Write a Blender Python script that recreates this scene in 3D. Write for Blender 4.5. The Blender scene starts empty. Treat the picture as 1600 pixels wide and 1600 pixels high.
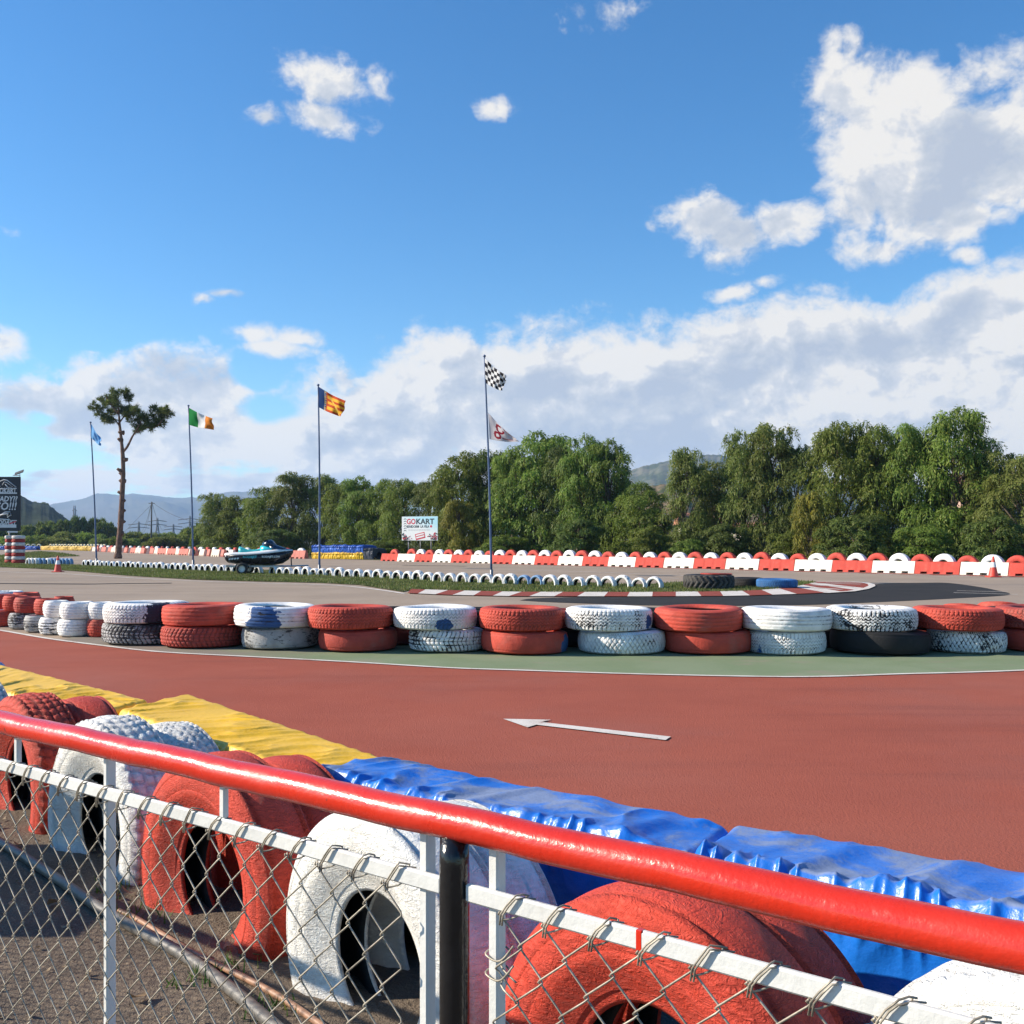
import bpy, math, random
import numpy as np
from mathutils import Vector, Matrix

# ------------------------------------------------------------------ scene, camera, light
S = bpy.context.scene
COL = S.collection
H, F, HOR = 1.5, 1600.0, 846.0           # eye height (m), focal length and horizon row measured in the 1600 px photo

cam = bpy.data.objects.new('camera', bpy.data.cameras.new('camera'))
COL.objects.link(cam)
cam.location = (0, 0, H)
cam.rotation_euler = (math.radians(90), 0, 0)
cam.data.sensor_width = 36
cam.data.lens = 36.0
cam.data.shift_y = (HOR - 800) / 1600
cam.data.clip_start = 0.02
cam.data.clip_end = 60000
S.camera = cam

SUN_AZ, SUN_EL = math.radians(-88), math.radians(28)
sd = Vector((math.sin(SUN_AZ) * math.cos(SUN_EL), math.cos(SUN_AZ) * math.cos(SUN_EL), math.sin(SUN_EL)))
sun = bpy.data.objects.new('sun', bpy.data.lights.new('sun', 'SUN'))
COL.objects.link(sun)
sun.location = (-30, 0, 30)
sun.rotation_euler = sd.to_track_quat('Z', 'Y').to_euler()
sun.data.energy = 5.0
sun.data.angle = math.radians(0.5)
sun.data.color = (1.0, 0.89, 0.74)

S.view_settings.view_transform = 'Standard'
S.view_settings.look = 'None'
S.view_settings.gamma = 1
S.view_settings.exposure = 0.75
S.view_settings.use_curve_mapping = False
S.render.engine = 'CYCLES'
S.cycles.use_denoising = True
S.cycles.max_bounces = 6
S.cycles.diffuse_bounces = 3
S.cycles.glossy_bounces = 3
S.cycles.transmission_bounces = 4
S.cycles.volume_bounces = 1
S.cycles.sample_clamp_indirect = 6

# ------------------------------------------------------------------ node helpers
class NS:
    """a value socket with arithmetic"""
    def __init__(s, t, o): s.t, s.o = t, o
    def m(s, op, b=None, c=None, clamp=False):
        n = s.t.nodes.new('ShaderNodeMath'); n.operation = op; n.use_clamp = clamp
        for i, v in enumerate((s, b, c)):
            if v is None: continue
            if isinstance(v, NS): s.t.links.new(v.o, n.inputs[i])
            else: n.inputs[i].default_value = v
        return NS(s.t, n.outputs[0])
    def __add__(s, b): return s.m('ADD', b)
    def __sub__(s, b): return s.m('SUBTRACT', b)
    def __mul__(s, b): return s.m('MULTIPLY', b)
    def __truediv__(s, b): return s.m('DIVIDE', b)
    def rsub(s, a):
        n = s.t.nodes.new('ShaderNodeMath'); n.operation = 'SUBTRACT'
        n.inputs[0].default_value = a; s.t.links.new(s.o, n.inputs[1]); return NS(s.t, n.outputs[0])
    def clip(s): return s.m('ADD', 0.0, clamp=True)
    def step(s, a, b):
        n = s.t.nodes.new('ShaderNodeMapRange'); n.interpolation_type = 'SMOOTHSTEP'
        s.t.links.new(s.o, n.inputs['Value'])
        n.inputs['From Min'].default_value = a; n.inputs['From Max'].default_value = b
        return NS(s.t, n.outputs['Result'])

def comb(t, x, y, z=0.0):
    n = t.nodes.new('ShaderNodeCombineXYZ')
    for i, v in enumerate((x, y, z)):
        if isinstance(v, NS): t.links.new(v.o, n.inputs[i])
        else: n.inputs[i].default_value = v
    return n.outputs[0]

def noise(t, vec, scale, detail=4, rough=0.55, dist=0.0, out='Fac'):
    n = t.nodes.new('ShaderNodeTexNoise')
    n.inputs['Scale'].default_value = scale; n.inputs['Detail'].default_value = detail
    n.inputs['Roughness'].default_value = rough; n.inputs['Distortion'].default_value = dist
    if vec is not None: t.links.new(vec, n.inputs['Vector'])
    return NS(t, n.outputs[out]) if out == 'Fac' else n.outputs[out]

def mixc(t, f, a, b, mode='MIX'):
    n = t.nodes.new('ShaderNodeMix'); n.data_type = 'RGBA'; n.blend_type = mode
    for i, v in ((0, f), (6, a), (7, b)):
        if isinstance(v, NS): t.links.new(v.o, n.inputs[i])
        elif isinstance(v, bpy.types.NodeSocket): t.links.new(v, n.inputs[i])
        elif i: n.inputs[i].default_value = tuple(v) + (1,) if len(v) == 3 else v
        else: n.inputs[i].default_value = v
    return n.outputs[2]

# ------------------------------------------------------------------ sky: Nishita and cumulus laid out by compass direction
def px_dir(px, py):
    dx, dz = (px - 800) / F, (HOR - py) / F
    return math.atan(dx), math.atan2(dz, math.sqrt(1 + dx * dx))

W = bpy.data.worlds.new('World'); S.world = W; W.use_nodes = True
t = W.node_tree; t.nodes.clear()
BG = 0.095
sky = t.nodes.new('ShaderNodeTexSky'); sky.sky_type = 'NISHITA'; sky.sun_disc = False
sky.sun_elevation = SUN_EL; sky.sun_rotation = SUN_AZ
sky.altitude = 50; sky.air_density = 1.0; sky.dust_density = 0.15; sky.ozone_density = 2.2
tc = t.nodes.new('ShaderNodeTexCoord')
sx = t.nodes.new('ShaderNodeSeparateXYZ'); t.links.new(tc.outputs['Generated'], sx.inputs[0])
x, y, z = (NS(t, sx.outputs[i]) for i in range(3))
A0 = x.m('ARCTAN2', y)
E0 = z.m('ARCSINE')
base = comb(t, A0, E0, 0.37)
wv = t.nodes.new('ShaderNodeSeparateXYZ'); t.links.new(noise(t, base, 9, 3, 0.6, out='Color'), wv.inputs[0])
A = A0 + (NS(t, wv.outputs[0]) - 0.5) * 0.035
E = E0 + (NS(t, wv.outputs[1]) - 0.5) * 0.03
LX, LY = -0.016, 0.014
pv = comb(t, A, E * 1.25, 0.11)
pl = comb(t, A + LX, (E + LY) * 1.25, 0.11)
n3 = noise(t, pv, 52, 5, 0.6); n1 = noise(t, pv, 16, 8, 0.58); n2 = noise(t, pl, 16, 5, 0.5)
c1 = noise(t, pv, 7, 3, 0.5); c2 = noise(t, comb(t, A + LX * 2.4, (E + LY * 2.4) * 1.25, 0.11), 7, 3, 0.5)
blobs = [(500,128,54,34,.95),(535,130,44,26,.9),(584,126,30,20,.85),(500,186,56,22,.95),(416,190,26,17,.85),(768,166,26,16,.75),(320,472,22,10,.75),(350,464,24,6,.6),
         (410,524,38,12,.72),(462,526,34,11,.7),(440,542,40,12,.75),(8,530,34,28,.9),(1110,345,62,36,1.05),(1160,368,70,40,1.05),(1222,348,52,28,1.0),(1082,330,30,22,.9),(1150,395,50,24,.8),
         (1148,456,40,13,.8),(1202,442,22,10,.65),(1400,210,130,110,1.5),(1420,290,120,110,1.5),(1560,225,190,115,1.7),(1465,305,135,75,1.5),(1345,300,50,80,1.2),(1380,385,70,28,1.0),(1570,300,90,50,1.0),(1500,345,110,40,1.1),
         (1320,150,60,50,1.0),(1300,105,16,40,.72),(1322,78,16,18,.5),(1520,402,26,14,.7),(958,22,40,16,.42),(15,353,24,9,.5),(1440,130,60,40,.9),(1530,120,70,50,1.0)]
fb = None
for (bx, by, rx, ry, st) in blobs:
    a, e = px_dir(bx, by); ca = math.cos(a)
    gs = 1.18 if rx < 65 else 1.04
    ra, re = gs * rx / F * ca * ca, gs * ry / F * ca
    q = ((A - a) / ra).m('POWER', 2.0) + ((E - e) / re).m('POWER', 2.0)
    f = (q.m('SQRT').rsub(1.0) * st)
    fb = f if fb is None else fb.m('MAXIMUM', f)
fc = t.nodes.new('ShaderNodeFloatCurve')
an = (A0 + 1.2) / 2.4
t.links.new(an.o, fc.inputs['Value'])
cv = fc.mapping.curves[0]
tops = [(-1400,760),(-360,590),(-100,600),(0,592),(60,570),(110,548),(160,540),(215,525),(250,548),(340,555),(385,572),(410,600),(440,592),(480,572),(560,552),(590,515),(640,500),
        (760,505),(880,503),(960,490),(1080,484),(1200,468),(1330,438),(1400,440),(1470,432),(1520,410),(1600,385),(1720,420),(1850,600),(2500,740)]
pts = []
for (bx, by) in tops:
    a, e = px_dir(bx, by); pts.append(((a + 1.2) / 2.4, e))
while len(cv.points) < len(pts): cv.points.new(0.5, 0.1)
for p, (u, v) in zip(cv.points, pts): p.location = (u, v); p.handle_type = 'VECTOR'
fc.mapping.update()
top = NS(t, fc.outputs[0])
fk = ((top - E) / 0.042)
fk = fk.m('MINIMUM', 1.5)
# openings of blue inside the bank and thin streaky cloud low on the left
holes = None
for (bx, by, rx, ry, st) in [(45,712,110,26,1.15),(430,640,60,20,.45),(60,655,34,14,.7),(400,580,26,20,.6),(150,520,70,18,.8),(10,690,60,34,1.1)]:
    a, e = px_dir(bx, by); ca = math.cos(a)
    q = ((A - a) / (rx / F * ca * ca)).m('POWER', 2.0) + ((E - e) / (ry / F * ca)).m('POWER', 2.0)
    f = (q.m('SQRT').rsub(1.7)).m('MAXIMUM', 0.0) * (st * 1.1)
    holes = f if holes is None else holes.m('MAXIMUM', f)
fk = fk - holes * (n3 * 2.2 + n1 * 1.4 - 0.75).m('MAXIMUM', 0.15)
streak = noise(t, comb(t, A0 * 0.8, E0 * 4.5, 2.2), 9, 6, 0.55)
low = E0.step(0.13, 0.045) * A0.step(0.12, -0.05)
fk = fk - low * (streak.rsub(0.62).m('MAXIMUM', 0.0) * 6.5)
field = fb.m('MAXIMUM', fk).m('MAXIMUM', -1.2) + (n1 - 0.5) * 2.4 + (n3 - 0.5) * 1.1
dens = field.step(-0.10, 0.70)
# light and shade of the cloud itself
n4 = noise(t, comb(t, A + LX * 0.35, (E + LY * 0.35) * 1.25, 0.11), 52, 4, 0.55)
lit = (n3 - n4) * 0.9 + (n1 - n2) * 3.3 + (c1 - c2) * 2.8 + (n3 - 0.5) * 0.35
deep = field.step(0.3, 1.9)
a, e = px_dir(860, 620)
q = ((A0 - a) / 0.17).m('POWER', 2.0) + ((E0 - e) / 0.085).m('POWER', 2.0)
shadeblob = q.m('SQRT').step(1.15, 0.2)
a, e = px_dir(1560, 280)
q = ((A0 - a) / 0.09).m('POWER', 2.0) + ((E0 - e) / 0.06).m('POWER', 2.0)
shade2 = q.m('SQRT').step(1.2, 0.1)
rim = field.step(1.15, 0.25) * 0.20
lum = lit + rim + 0.87 - deep * 0.18 - shadeblob * 0.26 - shade2 * 0.20 - E0.step(0.15, 0.03) * 0.10
lum = lum.clip()
ramp = t.nodes.new('ShaderNodeValToRGB')
t.links.new(lum.o, ramp.inputs[0])
el = ramp.color_ramp.elements
el[0].position = 0.05; el[0].color = (0.49, 0.545, 0.645, 1)
el[1].position = 0.95; el[1].color = (0.90, 0.87, 0.82, 1)
k = el.new(0.45); k.color = (0.59, 0.63, 0.69, 1)
k = el.new(0.72); k.color = (0.71, 0.725, 0.755, 1)
CLOUD = 0.63 / BG
cl = mixc(t, 1.0, ramp.outputs[0], (CLOUD, CLOUD, CLOUD), 'MULTIPLY')
hs = t.nodes.new('ShaderNodeHueSaturation'); hs.inputs['Saturation'].default_value = 1.30; hs.inputs['Value'].default_value = 1.0
t.links.new(sky.outputs[0], hs.inputs['Color'])
skyc = mixc(t, 1.0, hs.outputs[0], (0.86, 1.07, 1.17), 'MULTIPLY')
mixed = mixc(t, dens * 0.96, skyc, cl)
bg = t.nodes.new('ShaderNodeBackground'); bg.inputs['Strength'].default_value = BG
t.links.new(mixed, bg.inputs['Color'])
wo = t.nodes.new('ShaderNodeOutputWorld'); t.links.new(bg.outputs[0], wo.inputs['Surface'])
W.cycles.sampling_method = 'MANUAL'; W.cycles.sample_map_resolution = 512

# ------------------------------------------------------------------ geometry helpers
rng = random.Random(7)
NR = np.random.default_rng(11)

def G(px, py, z=0.0):
    """the point at height z that the photo shows at (px, py)"""
    Y = (H - z) * F / (py - HOR)
    return Vector(((px - 800) / F * Y, Y, z))

def AT(px, py, Y):
    return Vector(((px - 800) / F * Y, Y, H + (HOR - py) * Y / F))

def tag(o, label=None, cat=None, group=None, kind=None):
    if label: o['label'] = label
    if cat: o['category'] = cat
    if group: o['group'] = group
    if kind: o['kind'] = kind
    return o

def empty(name, loc=(0, 0, 0), rz=0.0):
    o = bpy.data.objects.new(name, None); COL.objects.link(o)
    o.location = loc; o.rotation_euler = (0, 0, rz); o.empty_display_size = 0.2
    return o

def link_mesh(name, me, parent=None, loc=(0, 0, 0), rot=(0, 0, 0)):
    o = bpy.data.objects.new(name, me); COL.objects.link(o)
    o.location = loc; o.rotation_euler = rot
    if parent: o.parent = parent
    return o

def copy_tree(o, parent=None):
    c = o.copy(); COL.objects.link(c)
    if parent: c.parent = parent
    for ch in list(o.children):
        copy_tree(ch, c)
    return c

class MB:
    """collects shapes and links them as one mesh object"""
    def __init__(s): s.v, s.f, s.mi = [], [], []
    def add(s, vs, fs, mi=0):
        b = len(s.v); s.v.extend(tuple(p) for p in vs)
        s.f.extend(tuple(b + i for i in f) for f in fs); s.mi.extend([mi] * len(fs)); return s
    def box(s, c, size, rz=0.0, mi=0, rot=None, bev=0.0):
        hx, hy, hz = (d / 2 for d in size)
        M = (rot.to_matrix() if rot is not None else Matrix.Rotation(rz, 3, 'Z'))
        c = Vector(c)
        if bev <= 0:
            P = [Vector((sx * hx, sy * hy, sz * hz)) for sz in (-1, 1) for sx, sy in ((-1, -1), (1, -1), (1, 1), (-1, 1))]
            return s.add([M @ p + c for p in P], [(3, 2, 1, 0), (4, 5, 6, 7), (0, 1, 5, 4), (1, 2, 6, 5), (2, 3, 7, 6), (3, 0, 4, 7)], mi)
        rings = []
        for zz, ins in ((-hz, bev), (-hz + bev, 0), (hz - bev, 0), (hz, bev)):
            a, b2 = hx - ins, hy - ins
            k = bev * 0.999 if ins == 0 else bev * 0.5
            rings.append([(-a + k, -b2, zz), (a - k, -b2, zz), (a, -b2 + k, zz), (a, b2 - k, zz), (a - k, b2, zz), (-a + k, b2, zz), (-a, b2 - k, zz), (-a, -b2 + k, zz)])
        vs = [M @ Vector(p) + c for r in rings for p in r]
        fs = [tuple(range(7, -1, -1)), tuple(range(24, 32))]
        for r in range(3):
            for i in range(8):
                j = (i + 1) % 8
                fs.append((r * 8 + i, r * 8 + j, r * 8 + 8 + j, r * 8 + 8 + i))
        return s.add(vs, fs, mi)
    def tube(s, pts, r, n=8, mi=0, cap=True):
        pts = [Vector(p) for p in pts]
        rad = r if isinstance(r, (list, tuple)) else [r] * len(pts)
        vs, fs = [], []
        up = None
        for i, p in enumerate(pts):
            d = (pts[min(i + 1, len(pts) - 1)] - pts[max(i - 1, 0)])
            if d.length < 1e-9: d = Vector((0, 0, 1))
            d.normalize()
            if up is None:
                up = Vector((0, 0, 1)) if abs(d.z) < 0.9 else Vector((1, 0, 0))
            u = up - d * up.dot(d)
            if u.length < 1e-4: u = d.orthogonal()
            u.normalize(); up = u
            w = d.cross(u)
            for k in range(n):
                a = 2 * math.pi * k / n
                vs.append(p + (u * math.cos(a) + w * math.sin(a)) * rad[i])
        for i in range(len(pts) - 1):
            for k in range(n):
                fs.append((i * n + k, i * n + (k + 1) % n, (i + 1) * n + (k + 1) % n, (i + 1) * n + k))
        if cap:
            fs.append(tuple(range(n - 1, -1, -1))); fs.append(tuple((len(pts) - 1) * n + k for k in range(n)))
        return s.add(vs, fs, mi)
    def lathe(s, prof, n=24, mi=0, M=None, c=(0, 0, 0)):
        """prof: (radius, z) pairs, turned about z"""
        c = Vector(c); vs, fs = [], []
        for (r, z) in prof:
            for k in range(n):
                a = 2 * math.pi * k / n
                p = Vector((r * math.cos(a), r * math.sin(a), z))
                vs.append((M @ p if M is not None else p) + c)
        for i in range(len(prof) - 1):
            for k in range(n):
                fs.append((i * n + k, i * n + (k + 1) % n, (i + 1) * n + (k + 1) % n, (i + 1) * n + k))
        return s.add(vs, fs, mi)
    def loft(s, rings, mi=0, cap=True, closed=True):
        n = len(rings[0]); vs = [p for r in rings for p in r]; fs = []
        for i in range(len(rings) - 1):
            for k in range(n if closed else n - 1):
                fs.append((i * n + k, i * n + (k + 1) % n, (i + 1) * n + (k + 1) % n, (i + 1) * n + k))
        if cap:
            fs.append(tuple(range(n - 1, -1, -1))); fs.append(tuple((len(rings) - 1) * n + k for k in range(n)))
        return s.add(vs, fs, mi)
    def mesh(s, name, mats, smooth=False):
        me = bpy.data.meshes.new(name)
        me.from_pydata(s.v, [], s.f)
        for m in (mats if isinstance(mats, (list, tuple)) else [mats]): me.materials.append(m)
        me.polygons.foreach_set('material_index', s.mi)
        if smooth: me.polygons.foreach_set('use_smooth', [True] * len(s.f))
        me.update(); return me
    def build(s, name, mats, parent=None, smooth=False, loc=(0, 0, 0), rot=(0, 0, 0)):
        return link_mesh(name, s.mesh(name, mats, smooth), parent, loc, rot)

def grid_mesh(name, P, mats, wrap_u=False, wrap_v=False, smooth=True, mi=None):
    """P: (nu, nv, 3) array of points"""
    nu, nv = P.shape[:2]
    I = np.arange(nu * nv).reshape(nu, nv)
    if wrap_u: I = np.vstack([I, I[:1]])
    if wrap_v: I = np.hstack([I, I[:, :1]])
    q = np.stack([I[:-1, :-1], I[1:, :-1], I[1:, 1:], I[:-1, 1:]], -1).reshape(-1, 4)
    return quad_mesh(name, P.reshape(-1, 3), q, mats, smooth, mi)

def quad_mesh(name, V, Q, mats, smooth=False, mi=None):
    me = bpy.data.meshes.new(name)
    V = np.ascontiguousarray(V, dtype=np.float32); Q = np.ascontiguousarray(Q, dtype=np.int32)
    k = Q.shape[1]
    me.vertices.add(len(V)); me.vertices.foreach_set('co', V.ravel())
    me.loops.add(Q.size); me.loops.foreach_set('vertex_index', Q.ravel())
    me.polygons.add(len(Q)); me.polygons.foreach_set('loop_start', np.arange(0, Q.size, k, dtype=np.int32))
    me.polygons.foreach_set('loop_total', np.full(len(Q), k, dtype=np.int32))
    for m in (mats if isinstance(mats, (list, tuple)) else [mats]): me.materials.append(m)
    if mi is not None: me.polygons.foreach_set('material_index', np.ascontiguousarray(mi, dtype=np.int32))
    if smooth: me.polygons.foreach_set('use_smooth', np.ones(len(Q), dtype=bool))
    me.update(calc_edges=True); me.validate(); return me

def vnoise(X, Y, seed=0):
    X = np.asarray(X, float); Y = np.asarray(Y, float)
    xi, yi = np.floor(X).astype(np.int64), np.floor(Y).astype(np.int64)
    xf, yf = X - xi, Y - yi
    def h(a, b):
        n = (a * 374761393 + b * 668265263 + seed * 1274126177) & 0x7fffffff
        n = ((n ^ (n >> 13)) * 1274126177) & 0x7fffffff
        return ((n ^ (n >> 16)) & 0xffff) / 65535.0
    u, v = xf * xf * (3 - 2 * xf), yf * yf * (3 - 2 * yf)
    return (h(xi, yi) * (1 - u) + h(xi + 1, yi) * u) * (1 - v) + (h(xi, yi + 1) * (1 - u) + h(xi + 1, yi + 1) * u) * v

def fbm2(X, Y, o=4, seed=0):
    r, a = 0, 0.5
    for i in range(o):
        r = r + a * vnoise(X * 2 ** i, Y * 2 ** i, seed + i); a *= 0.5
    return r

def sheet(name, pts, z, m, kind='structure', label=None, cat='ground', sub=0):
    """flat ground marking from outline points"""
    me = bpy.data.meshes.new(name)
    from mathutils.geometry import tessellate_polygon
    P = [Vector((p[0], p[1], z)) for p in pts]
    tri = tessellate_polygon([P])
    fs = []
    for a, b, c in tri:
        n = (P[b] - P[a]).cross(P[c] - P[a]).z
        fs.append((a, b, c) if n > 0 else (a, c, b))
    me.from_pydata(P, [], fs); me.materials.append(m); me.update()
    o = link_mesh(name, me)
    return tag(o, label, None, None, kind)

def ribbon(name, pts, w, z, m, label=None):
    P = [Vector((p[0], p[1], 0)) for p in pts]
    vs, fs = [], []
    for i, p in enumerate(P):
        d = (P[min(i + 1, len(P) - 1)] - P[max(i - 1, 0)]).normalized(); n = Vector((-d.y, d.x, 0))
        for sgn in (1, -1): vs.append((p.x + sgn * n.x * w / 2, p.y + sgn * n.y * w / 2, z))
    for i in range(len(P) - 1): fs.append((2 * i, 2 * i + 1, 2 * i + 3, 2 * i + 2))
    o = MB().add(vs, fs).build(name, m)
    return tag(o, label, None, None, 'structure')

def spline(pts, n=8):
    """Catmull-Rom through 2-D or 3-D points"""
    P = [Vector(p) for p in pts]; out = []
    for i in range(len(P) - 1):
        a, b, c, d = P[max(i - 1, 0)], P[i], P[i + 1], P[min(i + 2, len(P) - 1)]
        for k in range(n):
            s = k / n
            out.append(0.5 * ((2 * b) + (c - a) * s + (2 * a - 5 * b + 4 * c - d) * s * s + (3 * b - a - 3 * c + d) * s ** 3))
    out.append(P[-1]); return out

# ------------------------------------------------------------------ materials
def new_mat(name):
    m = bpy.data.materials.new(name); m.use_nodes = True
    t = m.node_tree; b = t.nodes['Principled BSDF']
    return m, t, b

def setc(t, b, v, sock='Base Color'):
    if isinstance(v, bpy.types.NodeSocket): t.links.new(v, b.inputs[sock])
    elif isinstance(v, NS): t.links.new(v.o, b.inputs[sock])
    elif isinstance(v, (tuple, list)): b.inputs[sock].default_value = tuple(v) + (1,) * (4 - len(v))
    else: b.inputs[sock].default_value = v

def bump(t, b, h, dist=0.01, strength=1.0, prev=None):
    n = t.nodes.new('ShaderNodeBump'); n.inputs['Distance'].default_value = dist; n.inputs['Strength'].default_value = strength
    t.links.new(h.o if isinstance(h, NS) else h, n.inputs['Height'])
    if prev is not None: t.links.new(prev, n.inputs['Normal'])
    t.links.new(n.outputs[0], b.inputs['Normal']); return n.outputs[0]

def objvec(t, rand=True):
    tc = t.nodes.new('ShaderNodeTexCoord')
    if not rand: return tc.outputs['Object']
    oi = t.nodes.new('ShaderNodeObjectInfo')
    a = t.nodes.new('ShaderNodeVectorMath'); a.operation = 'ADD'
    sc = t.nodes.new('ShaderNodeVectorMath'); sc.operation = 'SCALE'; sc.inputs[0].default_value = (37, 91, 53)
    t.links.new(oi.outputs['Random'], sc.inputs['Scale'])
    t.links.new(tc.outputs['Object'], a.inputs[0]); t.links.new(sc.outputs[0], a.inputs[1])
    return a.outputs[0]

def simple(name, col, rough=0.6, var=0.15, scale=8, bmp=0.0, bscale=60, metal=0.0, spec=0.5, rand=True, detail=4):
    m, t, b = new_mat(name)
    v = objvec(t, rand)
    n = noise(t, v, scale, detail, 0.6)
    lo = tuple(c * (1 - var) for c in col); hi = tuple(min(c * (1 + var), 0.95) for c in col)
    setc(t, b, mixc(t, n.step(0.3, 0.7), lo, hi))
    b.inputs['Roughness'].default_value = rough; b.inputs['Metallic'].default_value = metal
    b.inputs['Specular IOR Level'].default_value = spec
    if bmp: bump(t, b, noise(t, v, bscale, 4, 0.6), bmp)
    return m

def painted_tyre(name, col, wear=0.3, under=(0.025, 0.025, 0.028), patches=(), bmp=0.006, bscale=30, dirt=0.25, rough=0.7, wscale=7.0, crack=0.0):
    """brush-painted rubber; the paint has come off where the noise says so"""
    m, t, b = new_mat(name)
    v = objvec(t)
    tcx = t.nodes.new('ShaderNodeTexCoord')
    n = noise(t, v, 5, 5, 0.6); fine = noise(t, v, bscale, 5, 0.65)
    lo = tuple(c * 0.78 for c in col); hi = tuple(min(c * 1.1, 0.9) for c in col)
    c = mixc(t, n.step(0.3, 0.7), lo, hi)
    for (pc, pos, rad) in patches:
        d = t.nodes.new('ShaderNodeVectorMath'); d.operation = 'DISTANCE'
        t.links.new(tcx.outputs['Object'], d.inputs[0]); d.inputs[1].default_value = pos
        dd = NS(t, d.outputs['Value']) + (noise(t, v, 9, 4, 0.6) - 0.5) * (rad * 1.6)
        c = mixc(t, dd.step(rad * 1.02, rad * 0.98), c, pc)
    if dirt:
        g = noise(t, v, 2.6, 6, 0.65)
        c = mixc(t, g.step(0.5, 0.75) * dirt, c, (0.20, 0.17, 0.14))
    ga = t.nodes.new('ShaderNodeAttribute'); ga.attribute_name = 'groove'
    gr = NS(t, ga.outputs['Fac'])
    if wear > 0:
        mp = t.nodes.new('ShaderNodeMapping'); mp.inputs['Scale'].default_value = (1, 1, 2.6); t.links.new(v, mp.inputs[0])
        w1 = noise(t, mp.outputs[0], wscale * 2.2, 9, 0.78); w2 = noise(t, v, 2.0, 3, 0.55)
        ww = w1 * 0.62 + w2 * 0.48 + gr * 0.10
        th = 0.80 - wear * 0.36
        c = mixc(t, ww.step(th - 0.02, th + 0.03), c, under)
    c = mixc(t, gr * 0.55 * noise(t, v, 6, 4, 0.6).step(0.3, 0.65), c, under)
    setc(t, b, c)
    b.inputs['Roughness'].default_value = rough; b.inputs['Specular IOR Level'].default_value = 0.3
    h = fine
    if crack:
        st = t.nodes.new('ShaderNodeMapping'); st.inputs['Scale'].default_value = (1, 1, 2.2); t.links.new(v, st.inputs[0])
        r = noise(t, st.outputs[0], 26, 5, 0.6, 1.4)
        ridge = (r - 0.5).m('ABSOLUTE') * 4.0
        h = fine * 0.5 + ridge.m('MINIMUM', 1.0) * crack
    bump(t, b, h, bmp)
    return m

# ------------------------------------------------------------------ ground, track and markings
def ground_mat(name, col, col2, s1, fine, fcol, rough=0.9, bmp=0.004, big=None, bscale=None):
    m, t, b = new_mat(name)
    v = objvec(t, False)
    c = mixc(t, noise(t, v, s1, 5, 0.6).step(0.35, 0.65), col, col2)
    if big:
        c = mixc(t, noise(t, v, big[0], 4, 0.6).step(0.48, 0.66) * big[1], c, big[2])
    f = noise(t, v, fine, 3, 0.7)
    c = mixc(t, f.step(0.52, 0.72) * 0.55, c, fcol)
    setc(t, b, c); b.inputs['Roughness'].default_value = rough; b.inputs['Specular IOR Level'].default_value = 0.06
    bump(t, b, noise(t, v, bscale or fine, 3, 0.7), bmp)
    return m

M_earth = ground_mat('earth', (0.13, 0.115, 0.07), (0.10, 0.11, 0.05), 0.05, 1.5, (0.07, 0.08, 0.03), bmp=0.02)
M_asphalt = ground_mat('tan_asphalt', (0.355, 0.280, 0.212), (0.310, 0.244, 0.184), 0.35, 60, (0.42, 0.34, 0.28), bmp=0.003, big=(0.09, 0.4, (0.27, 0.222, 0.183)))
M_red = ground_mat('red_track_surface', (0.350, 0.098, 0.064), (0.322, 0.088, 0.058), 0.9, 75, (0.20, 0.058, 0.044), bmp=0.006, big=(0.35, 0.45, (0.30, 0.108, 0.083)))
t = M_red.node_tree; b = t.nodes['Principled BSDF']; v = objvec(t, False)
c0_ = b.inputs['Base Color'].links[0].from_socket
mp = t.nodes.new('ShaderNodeMapping'); mp.inputs['Rotation'].default_value = (0, 0, 0.16); mp.inputs['Scale'].default_value = (0.16, 1.5, 1); t.links.new(v, mp.inputs[0])
c1_ = mixc(t, noise(t, mp.outputs[0], 1.0, 6, 0.62).step(0.50, 0.74) * 0.35, c0_, (0.175, 0.060, 0.048))
c1_ = mixc(t, noise(t, v, 0.22, 5, 0.6).step(0.45, 0.72) * 0.40, c1_, (0.40, 0.145, 0.105))
c1_ = mixc(t, noise(t, v, 5.5, 8, 0.78).step(0.66, 0.74) * 0.30, c1_, (0.46, 0.26, 0.20))
setc(t, b, c1_)
t = M_asphalt.node_tree; b = t.nodes['Principled BSDF']; v = objvec(t, False)
c0_ = b.inputs['Base Color'].links[0].from_socket
mp = t.nodes.new('ShaderNodeMapping'); mp.inputs['Rotation'].default_value = (0, 0, -0.08); mp.inputs['Scale'].default_value = (0.03, 0.55, 1); t.links.new(v, mp.inputs[0])
c1_ = mixc(t, noise(t, mp.outputs[0], 1.0, 5, 0.6).step(0.52, 0.72) * 0.55, c0_, (0.185, 0.155, 0.130))
c1_ = mixc(t, noise(t, v, 0.7, 6, 0.7).step(0.60, 0.68) * 0.4, c1_, (0.20, 0.165, 0.138))
setc(t, b, c1_)
M_dark = ground_mat('dark_asphalt', (0.034, 0.034, 0.035), (0.042, 0.041, 0.041), 0.8, 70, (0.06, 0.057, 0.054), bmp=0.003, big=(0.3, 0.5, (0.052, 0.050, 0.048)))
M_white = ground_mat('white_road_paint', (0.68, 0.63, 0.57), (0.58, 0.53, 0.47), 3.0, 90, (0.45, 0.36, 0.31), bmp=0.002)
t = M_white.node_tree; b = t.nodes['Principled BSDF']; v = objvec(t, False)
c0_ = b.inputs['Base Color'].links[0].from_socket
setc(t, b, mixc(t, (noise(t, v, 34, 8, 0.75) * 0.75 + noise(t, v, 3, 3, 0.5) * 0.25).step(0.555, 0.62) * 0.85, c0_, (0.32, 0.15, 0.12)))
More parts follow.
